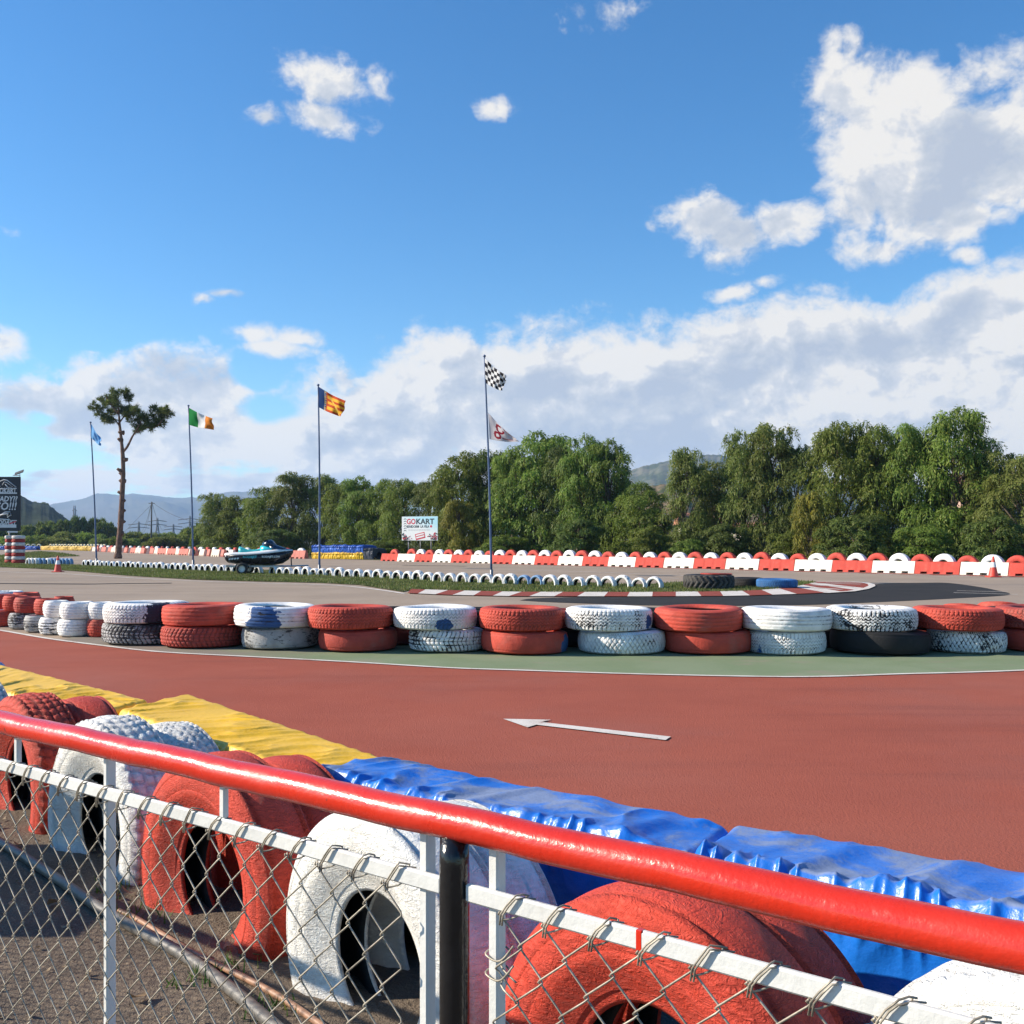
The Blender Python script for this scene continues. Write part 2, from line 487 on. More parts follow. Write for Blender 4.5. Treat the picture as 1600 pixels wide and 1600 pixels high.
M_kerbred = ground_mat('kerb_red_paint', (0.29, 0.075, 0.055), (0.25, 0.065, 0.05), 1.2, 60, (0.20, 0.07, 0.055), bmp=0.002)
M_dirt = ground_mat('dirt_yard', (0.185, 0.145, 0.108), (0.140, 0.112, 0.086), 1.6, 55, (0.29, 0.235, 0.17), bmp=0.014, big=(0.8, 0.6, (0.105, 0.086, 0.070)), bscale=38)
M_soil = ground_mat('grass_soil', (0.105, 0.105, 0.045), (0.075, 0.092, 0.032), 0.8, 20, (0.13, 0.115, 0.06), bmp=0.02)

# green verge paint, worn to asphalt towards the left and in a patch
M_green, t, b = new_mat('green_verge_paint')
v = objvec(t, False)
sp = t.nodes.new('ShaderNodeSeparateXYZ'); t.links.new(v, sp.inputs[0])
gx = NS(t, sp.outputs[0])
gc = mixc(t, noise(t, v, 1.2, 4).step(0.35, 0.65), (0.190, 0.240, 0.135), (0.218, 0.262, 0.158))
wearm = (gx + (noise(t, v, 0.9, 5, 0.65) - 0.5) * 4.5).step(-2.2, -4.6)
gc = mixc(t, wearm, gc, (0.235, 0.20, 0.165))
gc = mixc(t, noise(t, v, 0.8, 5, 0.6).step(0.52, 0.68) * 0.85, gc, (0.27, 0.245, 0.18))
gc = mixc(t, noise(t, v, 80, 3, 0.7).step(0.5, 0.7) * 0.4, gc, (0.12, 0.17, 0.11))
setc(t, b, gc); b.inputs['Roughness'].default_value = 0.95; b.inputs['Specular IOR Level'].default_value = 0.06; bump(t, b, noise(t, v, 80, 3, 0.7), 0.003)

def px_pts(l, z=0.0): return [G(a, b2, z) for a, b2 in l]

sheet('ground', [(-6000, -40), (4000, -40), (4000, 8600), (-6000, 8600)], 0.0, M_earth)
BARW = [Vector((26.0, 40.4)), Vector((22.2, 44.4)), Vector((-10.9, 80)), Vector((-18, 88)), Vector((-27, 98)), Vector((-62, 152)), Vector((-82, 178)), Vector((-125, 190))]
asph = [(40, -20), (40, 34)] + [(p.x + 0.9, p.y + 0.9) for p in BARW] + [(-125, 60), (-60, -20)]
sheet('asphalt_track', asph, 0.004, M_asphalt)
wl = px_pts([(-160, 968), (-70, 977), (0, 986), (75, 999), (160, 1010), (250, 1020), (400, 1028), (550, 1036), (700, 1045), (800, 1048.5), (1000, 1055), (1200, 1059), (1300, 1058.5), (1400, 1055), (1500, 1052.5), (1600, 1049), (1720, 1043), (1850, 1035)])
wl = spline(wl, 4)
sheet('red_track', [(p.x, p.y) for p in wl] + [(16, 4), (12, 0.5), (4, 0.5), (-14, 9)], 0.008, M_red)
ribbon('track_edge_line', wl, 0.085, 0.016, M_white)
gb = px_pts([(1850, 1012), (1700, 1010), (1500, 1008), (1200, 1009), (900, 1008), (600, 1003), (300, 996), (150, 984)])
sheet('green_verge', [(p.x, p.y) for p in wl[len(wl) // 5:]] + [(p.x, p.y) for p in gb], 0.012, M_green)

# arrow painted on the red track
def quadp(l): return [(p.x, p.y) for p in px_pts(l)]
sheet('track_arrow', quadp([(786, 1126), (861, 1127.5), (846, 1131.2), (1048, 1154.2), (1040, 1159.6), (838, 1135.4), (824, 1139.5)]), 0.0165, M_white)

# kerb round the island, dark resurfaced asphalt beside it
kb = [(637, 642), (653, 665), (680, 700), (707, 726), (740, 752), (770, 785), (795, 815), (827, 845), (866, 880), (902, 914), (944, 950), (980, 984), (1019, 1020), (1056, 1056), (1096, 1090), (1130, 1125), (1172, 1160), (1207, 1190), (1245, 1217), (1290, 1240), (1318, 1254), (1340, 1264), (1354, 1271), (1362, 1276)]
def lerp(x, T):
    return float(np.interp(x, [a for a, _ in T], [c for _, c in T]))
LOW = [(630, 927.8), (700, 931), (800, 933), (1000, 933.4), (1150, 932.6), (1210, 930.6), (1270, 928.6), (1320, 926.2), (1345, 923), (1358, 919.5), (1363, 916.5)]
UPP = [(640, 921.5), (700, 923.5), (800, 926), (1000, 926.4), (1150, 925), (1200, 922.5), (1240, 918), (1260, 914), (1276, 910)]
kr, kw = MB(), MB()
for i in range(len(kb) - 1):
    (a0, t0), (a1, t1) = kb[i], kb[i + 1]
    q = [G(a0, lerp(a0, LOW)), G(a1, lerp(a1, LOW)), G(t1, lerp(t1, UPP)), G(t0, lerp(t0, UPP))]
    q = [(p.x, p.y, 0.030) for p in q]
    (kr if i % 2 == 0 else kw).add(q, [(0, 1, 2, 3)])
tag(kr.build('red_kerb_bands', M_kerbred), kind='structure'); tag(kw.build('white_kerb_bands', M_white), kind='structure')
tipr = px_pts([(1363, 916.5), (1362, 914), (1350, 911.5), (1330, 910.4), (1300, 910), (1276, 910), (1276, 912), (1290, 914.5)])
sheet('kerb_tip', [(p.x, p.y) for p in tipr], 0.026, M_kerbred)
rim = px_pts([(1276, 909.6), (1300, 909.8), (1330, 910.2), (1350, 911.3), (1361, 914), (1362.5, 917), (1352, 921.5), (1330, 925.4), (1290, 928)])
ribbon('kerb_rim_line', rim, 0.22, 0.036, M_white)
for l in ([(1270, 912.5), (1345, 914.5)], [(1268, 915.5), (1335, 919)], [(1258, 919), (1315, 923)], [(1290, 911.2), (1350, 912.6)]):
    ribbon('kerb_rim_line', px_pts(l), 0.20, 0.040, M_white)
dk = [(812, 938.5), (835, 935.4), (900, 933.6), (1000, 933.2), (1150, 932.2), (1210, 930.2), (1270, 928), (1330, 925.4), (1356, 920), (1366, 914), (1384, 912), (1440, 911), (1482, 911.2), (1530, 917.5), (1556, 922.5), (1577, 927.5), (1568, 931), (1500, 935), (1400, 940), (1250, 946), (1050, 947), (900, 943), (840, 940.5)]
sheet('dark_asphalt_patch', [(p.x, p.y) for p in spline(px_pts(dk), 4)], 0.010, M_dark)
for i, l in enumerate(([(1490, 926.5), (1590, 929.5)], [(1495, 923.5), (1575, 925.5)])):
    ribbon('worn_white_line', px_pts(l), 0.10, 0.014, M_white)
el = px_pts([(-40, 891), (0, 893.5), (100, 897), (200, 903), (300, 908), (400, 911.3), (500, 914), (550, 917), (600, 923), (632, 928)])
ribbon('track_edge_line', spline(el, 4), 0.16, 0.012, M_white)
sk = px_pts([(-60, 911.5), (0, 912), (60, 912.5), (140, 913), (200, 912), (268, 911.5)])
ribbon('tyre_mark_and_shadow', sk, 0.5, 0.011, M_dark)
ribbon('tyre_mark_and_shadow', px_pts([(630, 883.5), (680, 884.2), (728, 885)]), 0.5, 0.011, M_dark)  # short dark strip painted for a shadow lying on the far track
ribbon('track_edge_line', px_pts([(800, 891), (900, 893), (1000, 897), (1075, 900)]), 0.14, 0.012, M_white)
ribbon('track_edge_line', px_pts([(860, 901), (980, 901.5), (1060, 904)]), 0.14, 0.012, M_white)
# painted kerb strip at the foot of the far barriers
a, b2 = Vector((24.5, 41.9)), Vector((-1.0, 69.3))
nb = Vector((-0.7, -0.72))
sheet('kerb_strip', [a + nb * 0.5, b2 + nb * 0.3, b2 + nb * 1.1, a + nb * 1.9], 0.008, M_kerbred)
n = 22
for i in range(n):
    p, q = a.lerp(b2, i / n) + nb * 1.75, a.lerp(b2, (i + 0.5) / n) + nb * 1.7
    ribbon('kerb_dash', [p, q], 0.30, 0.012, M_white)

# grass island
isl = px_pts([(10, 887), (60, 889), (120, 893), (200, 900), (300, 906), (400, 909), (500, 911.3), (560, 914.5), (630, 925.5), (645, 922), (800, 926.3), (1000, 926.8), (1150, 925.5), (1210, 922), (1245, 917.5), (1276, 911)])
isl += [Vector((11.2, 38.2, 0)), Vector((9, 38.5, 0)), Vector((6.1, 37.5, 0)), Vector((4.6, 35.4, 0)), Vector((0.8, 37.6, 0)), Vector((-7.6, 45.8, 0)), Vector((-12.2, 52, 0)), Vector((-26, 64.2, 0)), Vector((-33, 68, 0)), Vector((-36, 63, 0))]
ISL = [(p.x, p.y) for p in isl]
sheet('grass_island_soil', ISL, 0.020, M_soil)
lw = px_pts([(-60, 872), (0, 868), (60, 861.6), (85, 863.2), (110, 866.4), (125, 869.2), (80, 870.6), (0, 884), (-80, 884)])
LAWN = [(p.x, p.y) for p in lw]
sheet('lawn_soil', LAWN, 0.020, M_soil)
BED = [(G(-20, 889).x, G(-20, 889).y), (G(140, 887).x, G(140, 887).y), (G(120, 879).x, G(120, 879).y), (G(-20, 877).x, G(-20, 877).y)]

def inside(poly, X, Y):
    r = np.zeros(len(X), bool); n = len(poly); j = n - 1
    for i in range(n):
        xi, yi = poly[i]; xj, yj = poly[j]
        if yi != yj:
            c = ((yi > Y) != (yj > Y)) & (X < (xj - xi) * (Y - yi) / (yj - yi) + xi)
            r ^= c
        j = i
    return r

def scatter(poly, n, seed):
    g = np.random.default_rng(seed)
    P = np.array(poly); lo, hi = P.min(0), P.max(0)
    out = []
    tot = 0
    while tot < n:
        X = g.uniform(lo[0], hi[0], n * 2); Y = g.uniform(lo[1], hi[1], n * 2)
        k = inside(poly, X, Y); out.append(np.stack([X[k], Y[k]], 1)); tot += k.sum()
    return np.concatenate(out)[:n]

def blades(name, P, hmin, hmax, w, mats, z0, seed, lean=0.5):
    g = np.random.default_rng(seed); n = len(P)
    ang = g.uniform(0, 2 * np.pi, n); h = g.uniform(hmin, hmax, n) * (0.6 + 0.8 * vnoise(P[:, 0] * 1.1, P[:, 1] * 1.1, seed))
    dx, dy = np.cos(ang) * w / 2, np.sin(ang) * w / 2
    la = g.uniform(0, 2 * np.pi, n); l = g.uniform(0, lean, n) * h
    B = np.stack([P[:, 0], P[:, 1], np.full(n, z0)], 1)
    a = B + np.stack([-dx, -dy, np.zeros(n)], 1); b = B + np.stack([dx, dy, np.zeros(n)], 1)
    c = B + np.stack([np.cos(la) * l, np.sin(la) * l, h], 1)
    V = np.stack([a, b, c], 1).reshape(-1, 3)
    return quad_mesh(name, V, np.arange(3 * n).reshape(-1, 3), mats)

def leaf_mat(name, c1, c2, c3, trans=0.35, rough=0.55, obj_var=0.3):
    m, t, b = new_mat(name)
    geo = t.nodes.new('ShaderNodeNewGeometry'); oi = t.nodes.new('ShaderNodeObjectInfo')
    r = NS(t, geo.outputs['Random Per Island'])
    c = mixc(t, r, c1, c2)
    c = mixc(t, r.step(0.80, 0.98), c, c3)
    n = noise(t, objvec(t), 0.55, 3, 0.6)
    hs = t.nodes.new('ShaderNodeHueSaturation'); t.links.new(c, hs.inputs['Color'])
    vv = (n.step(0.3, 0.7) * 0.5 + 0.75)
    o = NS(t, oi.outputs['Random'])
    t.links.new((vv * (o * obj_var + (1 - obj_var / 2))).o, hs.inputs['Value'])
    t.links.new((o * 0.03 + 0.485).o, hs.inputs['Hue'])
    setc(t, b, hs.outputs[0]); b.inputs['Roughness'].default_value = rough; b.inputs['Specular IOR Level'].default_value = 0.25
    tr = t.nodes.new('ShaderNodeBsdfTranslucent'); t.links.new(hs.outputs[0], tr.inputs['Color'])
    mx = t.nodes.new('ShaderNodeMixShader'); mx.inputs[0].default_value = trans
    t.links.new(b.outputs[0], mx.inputs[1]); t.links.new(tr.outputs[0], mx.inputs[2])
    t.links.new(mx.outputs[0], t.nodes['Material Output'].inputs['Surface'])
    return m

M_grass = leaf_mat('grass_blade', (0.095, 0.135, 0.028), (0.145, 0.155, 0.045), (0.24, 0.20, 0.085), 0.35)
P = scatter(ISL, 60000, 3)
dens = vnoise(P[:, 0] * 0.6, P[:, 1] * 0.6, 5)
P = P[dens + NR.uniform(0, 0.5, len(P)) > 0.42]
tag(link_mesh('grass', blades('grass', P, 0.035, 0.085, 0.035, M_grass, 0.02, 4)), 'short rough grass on the traffic island by the white tyres', 'grass', None, 'stuff')
P = scatter(LAWN, 9000, 9)
tag(link_mesh('grass', blades('grass', P, 0.08, 0.16, 0.07, M_grass, 0.02, 14)), 'green lawn wedge beyond the striped tyre columns', 'grass', None, 'stuff')

# ------------------------------------------------------------------ tyres
def tyre_arrays(R, ri, w, tread='zigzag', nu=200, depth=0.012, seed=0, sharp=False):
    """(nu, nv, 3) points of a tyre about the z axis, lying on z = 0"""
    sh = min(0.034, w * 0.12)                         # shoulder
    bead = 0.045 * R / 0.5
    prof = [(ri + 0.02, w * 0.24), (ri, w * 0.16), (ri + 0.01, w * 0.10), (ri + bead, w * 0.03), (ri + (R - ri) * 0.45, 0.0), (ri + (R - ri) * 0.70, 0.006), (R - sh * 0.9, 0.022), (R - sh * 0.42, 0.034)]
    if sharp:                                         # broad flat sidewall, dished round the bead, crisp shoulder
        prof = [(ri + 0.03, w * 0.34), (ri + 0.004, w * 0.31), (ri, w * 0.27), (ri + 0.012, w * 0.245), (ri + 0.034, w * 0.225), (ri + 0.062, w * 0.12), (ri + 0.105, 0.018), (ri + (R - ri) * 0.62, 0.0), (R - 0.045, 0.010), (R - 0.020, 0.022), (R - 0.007, 0.036)]
    if sharp:
        for q in (0.50, 0.74):
            prof[-3:-3] = [(ri + (R - ri) * q, 0.0), (ri + (R - ri) * (q + 0.010), 0.0022), (ri + (R - ri) * (q + 0.022), 0.0022), (ri + (R - ri) * (q + 0.032), 0.0003)]
        prof = prof[:7] + sorted([p for p in prof[7:]], key=lambda p: p[0])
    nt = 16
    tr = []
    for i in range(nt + 1):
        s = i / nt
        tr.append((R - 0.012 * (2 * s - 1) ** 2 - (0.010 if i in (0, nt) else 0), 0.046 + (w - 0.092) * s))
    prof2 = prof + tr + [(r, w - z) for r, z in reversed(prof)]
    inner = [(ri + (R - ri) * 0.6, w * 0.84), (R - 0.03, w * 0.7), (R - 0.022, w * 0.5), (R - 0.03, w * 0.3), (ri + (R - ri) * 0.6, w * 0.16)]
    prof2 = prof2 + inner
    pr = np.array(prof2); nv = len(pr)
    th = np.linspace(0, 2 * np.pi, nu, endpoint=False)
    TH, J = np.meshgrid(th, np.arange(nv), indexing='ij')
    rad = pr[J, 0]; zz = pr[J, 1].copy()
    i0 = len(prof); tt = (J - i0) / nt
    on = (J >= i0) & (J <= i0 + nt)
    edge = ((J >= i0 - 2) & (J < i0)) | ((J > i0 + nt) & (J <= i0 + nt + 2))
    u = TH / (2 * np.pi)
    g = np.zeros_like(rad)
    tri = lambda x: np.abs((x % 1.0) * 2 - 1)
    if tread == 'zigzag':
        for c in (0.2, 0.4, 0.6, 0.8):
            g = np.maximum(g, np.where(np.abs(tt - c - (tri(u * 62) - 0.5) * 0.13) < 0.036, 1, 0))
        g = np.where(((tt < 0.14) | (tt > 0.86)) & ((u * 62) % 1 < 0.28), 0.8, g)
        g = np.where(edge & ((u * 62) % 1 < 0.28), 0.7, g)
    elif tread == 'block':
        k = (u * 54 + np.where(tt < 0.5, tt, 1 - tt) * 1.6) % 1
        g = np.where(k < 0.25, 1, 0)
        for c in (0.27, 0.5, 0.73): g = np.where(np.abs(tt - c) < 0.035, 1, g)
        g = np.where(edge & ((u * 54) % 1 < 0.25), 0.9, g)
    elif tread == 'weave':
        k1 = (u * 56 + tt * 2.2) % 1; k2 = (u * 56 - tt * 2.2) % 1
        g = np.where((k1 < 0.17) | (k2 < 0.17), 1, 0)
        g = np.where(edge & ((u * 56) % 1 < 0.25), 0.8, g)
    elif tread == 'rib':
        for c in (0.25, 0.5, 0.75): g = np.maximum(g, np.where(np.abs(tt - c) < 0.04, 1, 0))
    elif tread == 'lug':
        k = (u * 26 + np.abs(tt - 0.5) * 1.4) % 1
        g = np.where(k < 0.45, 1, 0); g = np.where(edge, np.where((u * 26 + 0.7) % 1 < 0.45, 1, 0), g)
    rad = rad - np.where(on | edge, g, 0) * depth
    if tread != 'none':
        rad = rad + np.where(on, (vnoise(u * 60, tt * 6, seed) - 0.5) * 0.006, 0)
    rad = rad * (1 + 0.012 * np.sin(TH * 2 + seed) + 0.006 * np.sin(TH * 3 + seed * 2))
    # the top sags a little and unevenly
    zz = zz + np.where(zz > w * 0.5, (vnoise(u * 5, u * 0 + 0.5, seed + 3) - 0.6) * 0.03 * (R / 0.55), 0)
    GROOVE[0] = np.where(on | edge, g, 0)
    return np.stack([rad * np.cos(TH), rad * np.sin(TH), zz], -1)

GROOVE = [None]
def tyre_mesh(name, P, mat, upright=False, sink=0.0):
    gv = GROOVE[0]
    if upright:                                       # axis along local y, front face at y = 0, centre at height sink
        P = np.stack([P[..., 0], P[..., 2], P[..., 1] + sink], -1)
        P = P[::-1]; gv = gv[::-1]
    nu_, nv_ = P.shape[:2]
    mi = np.zeros((nu_, nv_), int); mi[:, nv_ - 7:] = 1; mi[:, :1] = 1
    me = grid_mesh(name, P, [mat, M_tblack], wrap_u=True, wrap_v=True, mi=mi.ravel())
    me.attributes.new('groove', 'FLOAT', 'POINT').data.foreach_set('value', np.ascontiguousarray(gv, dtype=np.float32).ravel())
    return me

RED = (0.52, 0.068, 0.042); WHITE = (0.82, 0.81, 0.79); BLUE = (0.035, 0.10, 0.26); RUB = (0.03, 0.03, 0.033)
M_tred = painted_tyre('red_tyre_paint', RED, 0.10, (0.10, 0.035, 0.03), dirt=0.30)
M_tred_worn = painted_tyre('worn_red_tyre_paint', (0.42, 0.06, 0.042), 0.42, (0.045, 0.03, 0.028), dirt=0.4)
M_twhite = painted_tyre('white_tyre_paint', WHITE, 0.30, dirt=0.12)
M_twhite_worn = painted_tyre('worn_white_tyre_paint', WHITE, 0.54, dirt=0.2, wscale=5)
M_tgrey = painted_tyre('grey_scuffed_tyre_paint', (0.42, 0.42, 0.41), 0.62, (0.05, 0.05, 0.053), dirt=0.5, wscale=6)
M_tblack = painted_tyre('black_tyre_rubber', (0.015, 0.015, 0.016), 0.0, dirt=0.15)
M_tblue = painted_tyre('blue_tyre_paint', (0.03, 0.14, 0.36), 0.18, dirt=0.2)
M_twb_left = painted_tyre('white_tyre_paint_over_blue_front', WHITE, 0.34, patches=[(BLUE, (-0.06, -0.60, 0.08), 0.25)], dirt=0.1)
M_twb_spot = painted_tyre('white_tyre_paint_blue_spot', WHITE, 0.24, patches=[(BLUE, (0.17, -0.56, 0.06), 0.115)], dirt=0.1)
M_twb_right = painted_tyre('white_tyre_paint_blue_edge', WHITE, 0.42, patches=[(BLUE, (0.53, -0.28, 0.12), 0.10)], dirt=0.1)
M_trb_right = painted_tyre('red_tyre_paint_blue_edge', RED, 0.12, (0.08, 0.03, 0.03), patches=[(BLUE, (0.56, -0.22, 0.12), 0.14)], dirt=0.3)
M_twb_low = painted_tyre('white_tyre_paint_blue_low', WHITE, 0.42, patches=[(BLUE, (-0.50, -0.30, 0.03), 0.10)], dirt=0.1)
M_twdark = painted_tyre('white_tyre_paint_dark_right', WHITE, 0.45, patches=[((0.03, 0.035, 0.06), (0.36, -0.42, 0.12), 0.24)], dirt=0.1)

UNIT = {}
def lying(tread, mat, R, w, seed=0, ri=None, depth=0.013):
    P = tyre_arrays(R, ri or R * 0.58, w, tread, 440 if tread in ('zigzag', 'block', 'weave') else 180, 0.006 if tread == 'rib' else depth, seed)
    return tyre_mesh('tyre', P, mat)

GS = 'stacked tyres between the red track and the far track'
#       x0   x1   bottom  tread  material  lower x0 x1 tread material, label words
big = [(165, 296, 1010, 'zigzag', M_twdark, 162, 293, 'block', M_tgrey, 'white flaking to black on its right side', 'grey scuffed, mostly bare rubber'),
       (254, 389, 1015, 'rib', M_tred, 252, 385, 'block', M_tred_worn, 'smooth orange red with a few white nicks', 'dark red with blocky shoulder tread'),
       (365, 498, 1019, 'rib', M_twb_left, 377, 497, 'none', M_tgrey, 'white with a broad dark blue front', 'grey and black scuffed with one pale patch'),
       (480, 616, 1022, 'zigzag', M_tred, 496, 622, 'none', M_tred_worn, 'orange red with zigzag tread', 'smooth cracked red with dark scuffs'),
       (614, 746, 1023, 'zigzag', M_twb_spot, 636, 760, 'block', M_twhite_worn, 'white with one dark blue spot on its front', 'white with deep black zigzag tread'),
       (745, 883, 1026, 'zigzag', M_tred, 750, 888, 'none', M_trb_right, 'orange red with scaly tread', 'smooth red with a dark blue right end'),
       (881, 1021, 1026, 'zigzag', M_twb_right, 901, 1041, 'weave', M_twhite, 'white and speckled black with a blue right edge', 'white with crisp diagonal tread'),
       (1019, 1163, 1026, 'rib', M_tred, 1036, 1176, 'none', M_tred, 'orange red with a notched top rim', 'smooth dark red in shade'),
       (1157, 1298, 1027, 'rib', M_twhite, 1166, 1291, 'zigzag', M_twb_low, 'clean white with faint ribs', 'white with wavy tread, bluish at left'),
       (1292, 1431, 1026, 'zigzag', M_twhite_worn, 1296, 1452, 'none', M_tblack, 'white worn to black flecks all over', 'unpainted black'),
       (1427, 1564, 1025, 'zigzag', M_tred, 1450, 1569, 'weave', M_twhite_worn, 'orange red with a white chevron nick', 'white with black flecked tread'),
       (1562, 1700, 1023, 'zigzag', M_tred_worn, 1568, 1700, 'none', M_tred, 'red with chipped paint at the right picture edge', 'plain red at the right picture edge')]
ordn = ['first', 'second', 'third', 'fourth', 'fifth', 'sixth', 'seventh', 'eighth', 'ninth', 'tenth', 'eleventh', 'twelfth']
HB = 0.30
for i, (x0, x1, bot, tr, mt, lx0, lx1, ltr, lmt, lab, llab) in enumerate(big):
    Yf = H * F / (bot - HOR)
    for (a0, a1, trd, mat, zz, lb, where) in ((lx0, lx1, ltr, lmt, 0.018, llab, 'lower'), (x0, x1, tr, mt, 0.018 + HB, lab, 'upper')):
        R = (a1 - a0) / 2 / F * (Yf + 0.50); X = ((a0 + a1) / 2 - 800) / F * (Yf + 0.50)
        me = lying(trd, mat, R * rng.uniform(0.965, 1.0), HB, seed=i * 2 + (zz > 0.1))
        o = link_mesh('tyre', me, None, (X, Yf + 0.52 + rng.uniform(-0.03, 0.03), zz), (rng.uniform(-.010, .010), rng.uniform(-.022, .022), 0 if mat in (M_twb_left, M_twb_spot, M_twb_right, M_trb_right, M_twb_low, M_twdark) else rng.uniform(0, 6)))
        tag(o, f'{lb}, {where} tyre of {ordn[i]} wide stack', 'tyre', GS)
# lower back row closing the gaps between the wide stacks
M_dkred = painted_tyre('dull_red_tyre_paint', (0.20, 0.035, 0.028), 0.35, dirt=0.35)
for i in range(len(big) - 1):
    a0, a1, bt = big[i][1], big[i + 1][0], (big[i][2] + big[i + 1][2]) / 2
    Yb = H * F / (bt - HOR) + 1.42; X = ((a0 + a1) / 2 - 800) / F * Yb
    for lev in (0, 1):
        o = link_mesh('tyre', lying('none', (M_tblack, M_dkred)[(i + lev) % 3 == 0], 0.47, 0.255, 120 + i), None, (X, Yb, 0.018 + lev * 0.258), (0, 0, i))
        tag(o, f'dark back row tyre in the gap right of {ordn[i]} wide stack, {("lower", "upper")[lev]} one', 'tyre', GS)
# loose red ones standing behind the stacks
for (x0, x1, ytop, Y, lb) in ((1478, 1532, 938, 16.4, 'tilted red tyre showing its rim behind the eleventh wide stack'), (1532, 1592, 935, 16.6, 'tilted red tyre behind the red tyre at the right picture edge'), (292, 338, 941.5, 16.6, 'red tyre peeking out behind the second wide stack')):
    c = AT((x0 + x1) / 2, ytop, Y)
    for k in range(1):
        me = lying('rib', M_tred, 0.36 if x0 > 1000 else 0.30, 0.26, seed=40)
        tag(link_mesh('tyre', me, None, (c.x, Y, c.z - 0.26 - (0.09 if x0 > 1000 else 0)), (0.0, 0.22 if x0 > 1000 else 0, 1)), lb, 'tyre', GS)
        tag(link_mesh('tyre', lying('rib', M_tred, 0.36, 0.28, seed=41), None, (c.x, Y + 0.05, 0.018), (0, 0, 2)), lb.replace('tilted red tyre', 'hidden red tyre under the tilted one').replace('red tyre peeking', 'lower red tyre hidden'), 'tyre', GS)

# narrow car tyres stacked at the left, running away from the viewer
small = [ # x0, x1, bottom, height of the bottom edge, material, label
    (140, 172, 998, 0, M_tred, 'small red tyre, the lower one against the first wide stack'), (143, 173, 998, 1, M_twhite, 'small white tyre, the upper one against the first wide stack'),
    (91, 141, 997, 0, M_twhite, 'dirty white lower tyre, widest of the small ones at left'), (95, 146, 997, 1, M_twhite, 'clean white upper tyre with a chip, widest of the small ones'),
    (62, 103, 994, 0, M_twhite_worn, 'white lower tyre with dark cracks, third small stack from the wide ones'), (68, 108, 994, 1, M_twhite, 'white upper tyre beside the brick red ones at left'),
    (38, 80, 990, 0, M_tgrey, 'grey white lower tyre under a red one, right of a greyer one'), (54, 96, 989, 1, M_tred, 'red upper tyre next to the white small ones'),
    (14, 56, 985, 0, M_tgrey, 'grey lower tyre beside the leftmost red lower tyre'), (23, 65, 985, 1, M_tred_worn, 'red upper tyre with a dark scuffed side at left'),
    (-14, 24, 981, 0, M_tred, 'red lower tyre, last of the small row before the picture edge'), (5, 45, 981, 1, M_tred, 'plain red upper tyre, second visible from the left edge'),
    (-14, 24, 978, 1, M_tred_worn, 'red upper tyre cut by the left picture edge')]
for i, (x0, x1, bot, lev, mat, lb) in enumerate(small):
    Yf = H * F / (bot - HOR); R = (x1 - x0) / 2 / F * (Yf + 0.25)
    R = max(R, 0.20)
    me = lying('rib', mat, R, 0.265, seed=60 + i, ri=R * 0.55, depth=0.006)
    tag(link_mesh('tyre', me, None, (((x0 + x1) / 2 - 800) / F * (Yf + 0.25), Yf + 0.26, 0.018 + lev * 0.268), (0, 0, i)), lb, 'tyre', GS)
for i, (x0, x1, Y, mat, lb) in enumerate(((-30, 36, 19.6, M_twhite_worn, 'worn white tyre showing a dark hole at the left picture edge'), (20, 62, 19.0, M_tred, 'red tyre behind the left end of the small row'), (84, 116, 17.6, M_tred, 'red tyre behind the small white ones'))):
    R = (x1 - x0) / 2 / F * Y
    for lev in (0, 1):
        tag(link_mesh('tyre', lying('rib', mat, R, 0.268, seed=80 + i, ri=R * 0.62), None, (((x0 + x1) / 2 - 800) / F * Y, Y, 0.018 + lev * 0.27), (0, 0, i)), lb if lev else lb.replace('tyre', 'lower tyre', 1), 'tyre', GS)

# white half-buried tyres along the island
UPR = {}
def upright(key, R, ri, w, tread, mat, sink, nu=64, depth=0.008, seed=0):
    if key not in UPR:
        UPR[key] = tyre_mesh('tyre', tyre_arrays(R, ri, w, tread, nu, depth, seed), mat, True, sink)
    return UPR[key]

M_iwhite = painted_tyre('white_island_tyre_paint', (0.82, 0.81, 0.79), 0.08, dirt=0.10, bscale=20)
M_iblue = painted_tyre('pale_blue_island_tyre_paint', (0.20, 0.33, 0.52), 0.12, dirt=0.15, bscale=20)
ca = [(520,884),(550,884.3),(580,884.6),(607,884.9),(635,885.2),(663,885.5),(695,886),(730,886.4),(770,886.9),(800,887.3),(828,887.6),(860,888),(893,888.4),(925,888.8),(960,889.2),(995,889.6),(1035,890),(1075,890.5),(1110,890.9),(1150,891.3),(1187,891.7),(1225,892.1),(1262,892.5),(1300,893),(1340,893.4),(1382,893.8),(1425,894.2),(1468,894.6),(1512,895),(1556,895.4),(1602,895.8)]
ca = [(x / 4.0, y) for x, y in ca]
cb = [(100,897.4),(143,898),(190,898.4),(250,898.9),(305,899.4),(355,899.8),(402,900.2),(452,900.6),(510,901.4),(567,902),(627,902.7),(690,903.5),(750,904.3),(812,905.1),(874,906),(938,906.9),(1000,907.7),(1065,908.5),(1130,909.3),(1203,910),(1280,910.8),(1358,911.5),(1432,912.2),(1508,912.9),(1580,913.6)]
cb = [(400 + x / 4.0, y) for x, y in cb]
cc = [(65,914.2),(145,914.8),(228,915.4),(315,916),(405,916.6),(497,917.2),(590,917.8),(682,918.3),(785,919),(880,919.6)]
cc = [(800 + x / 4.0, y) for x, y in cc]
allp = ca + cb + cc
row_ax = math.radians(-44)
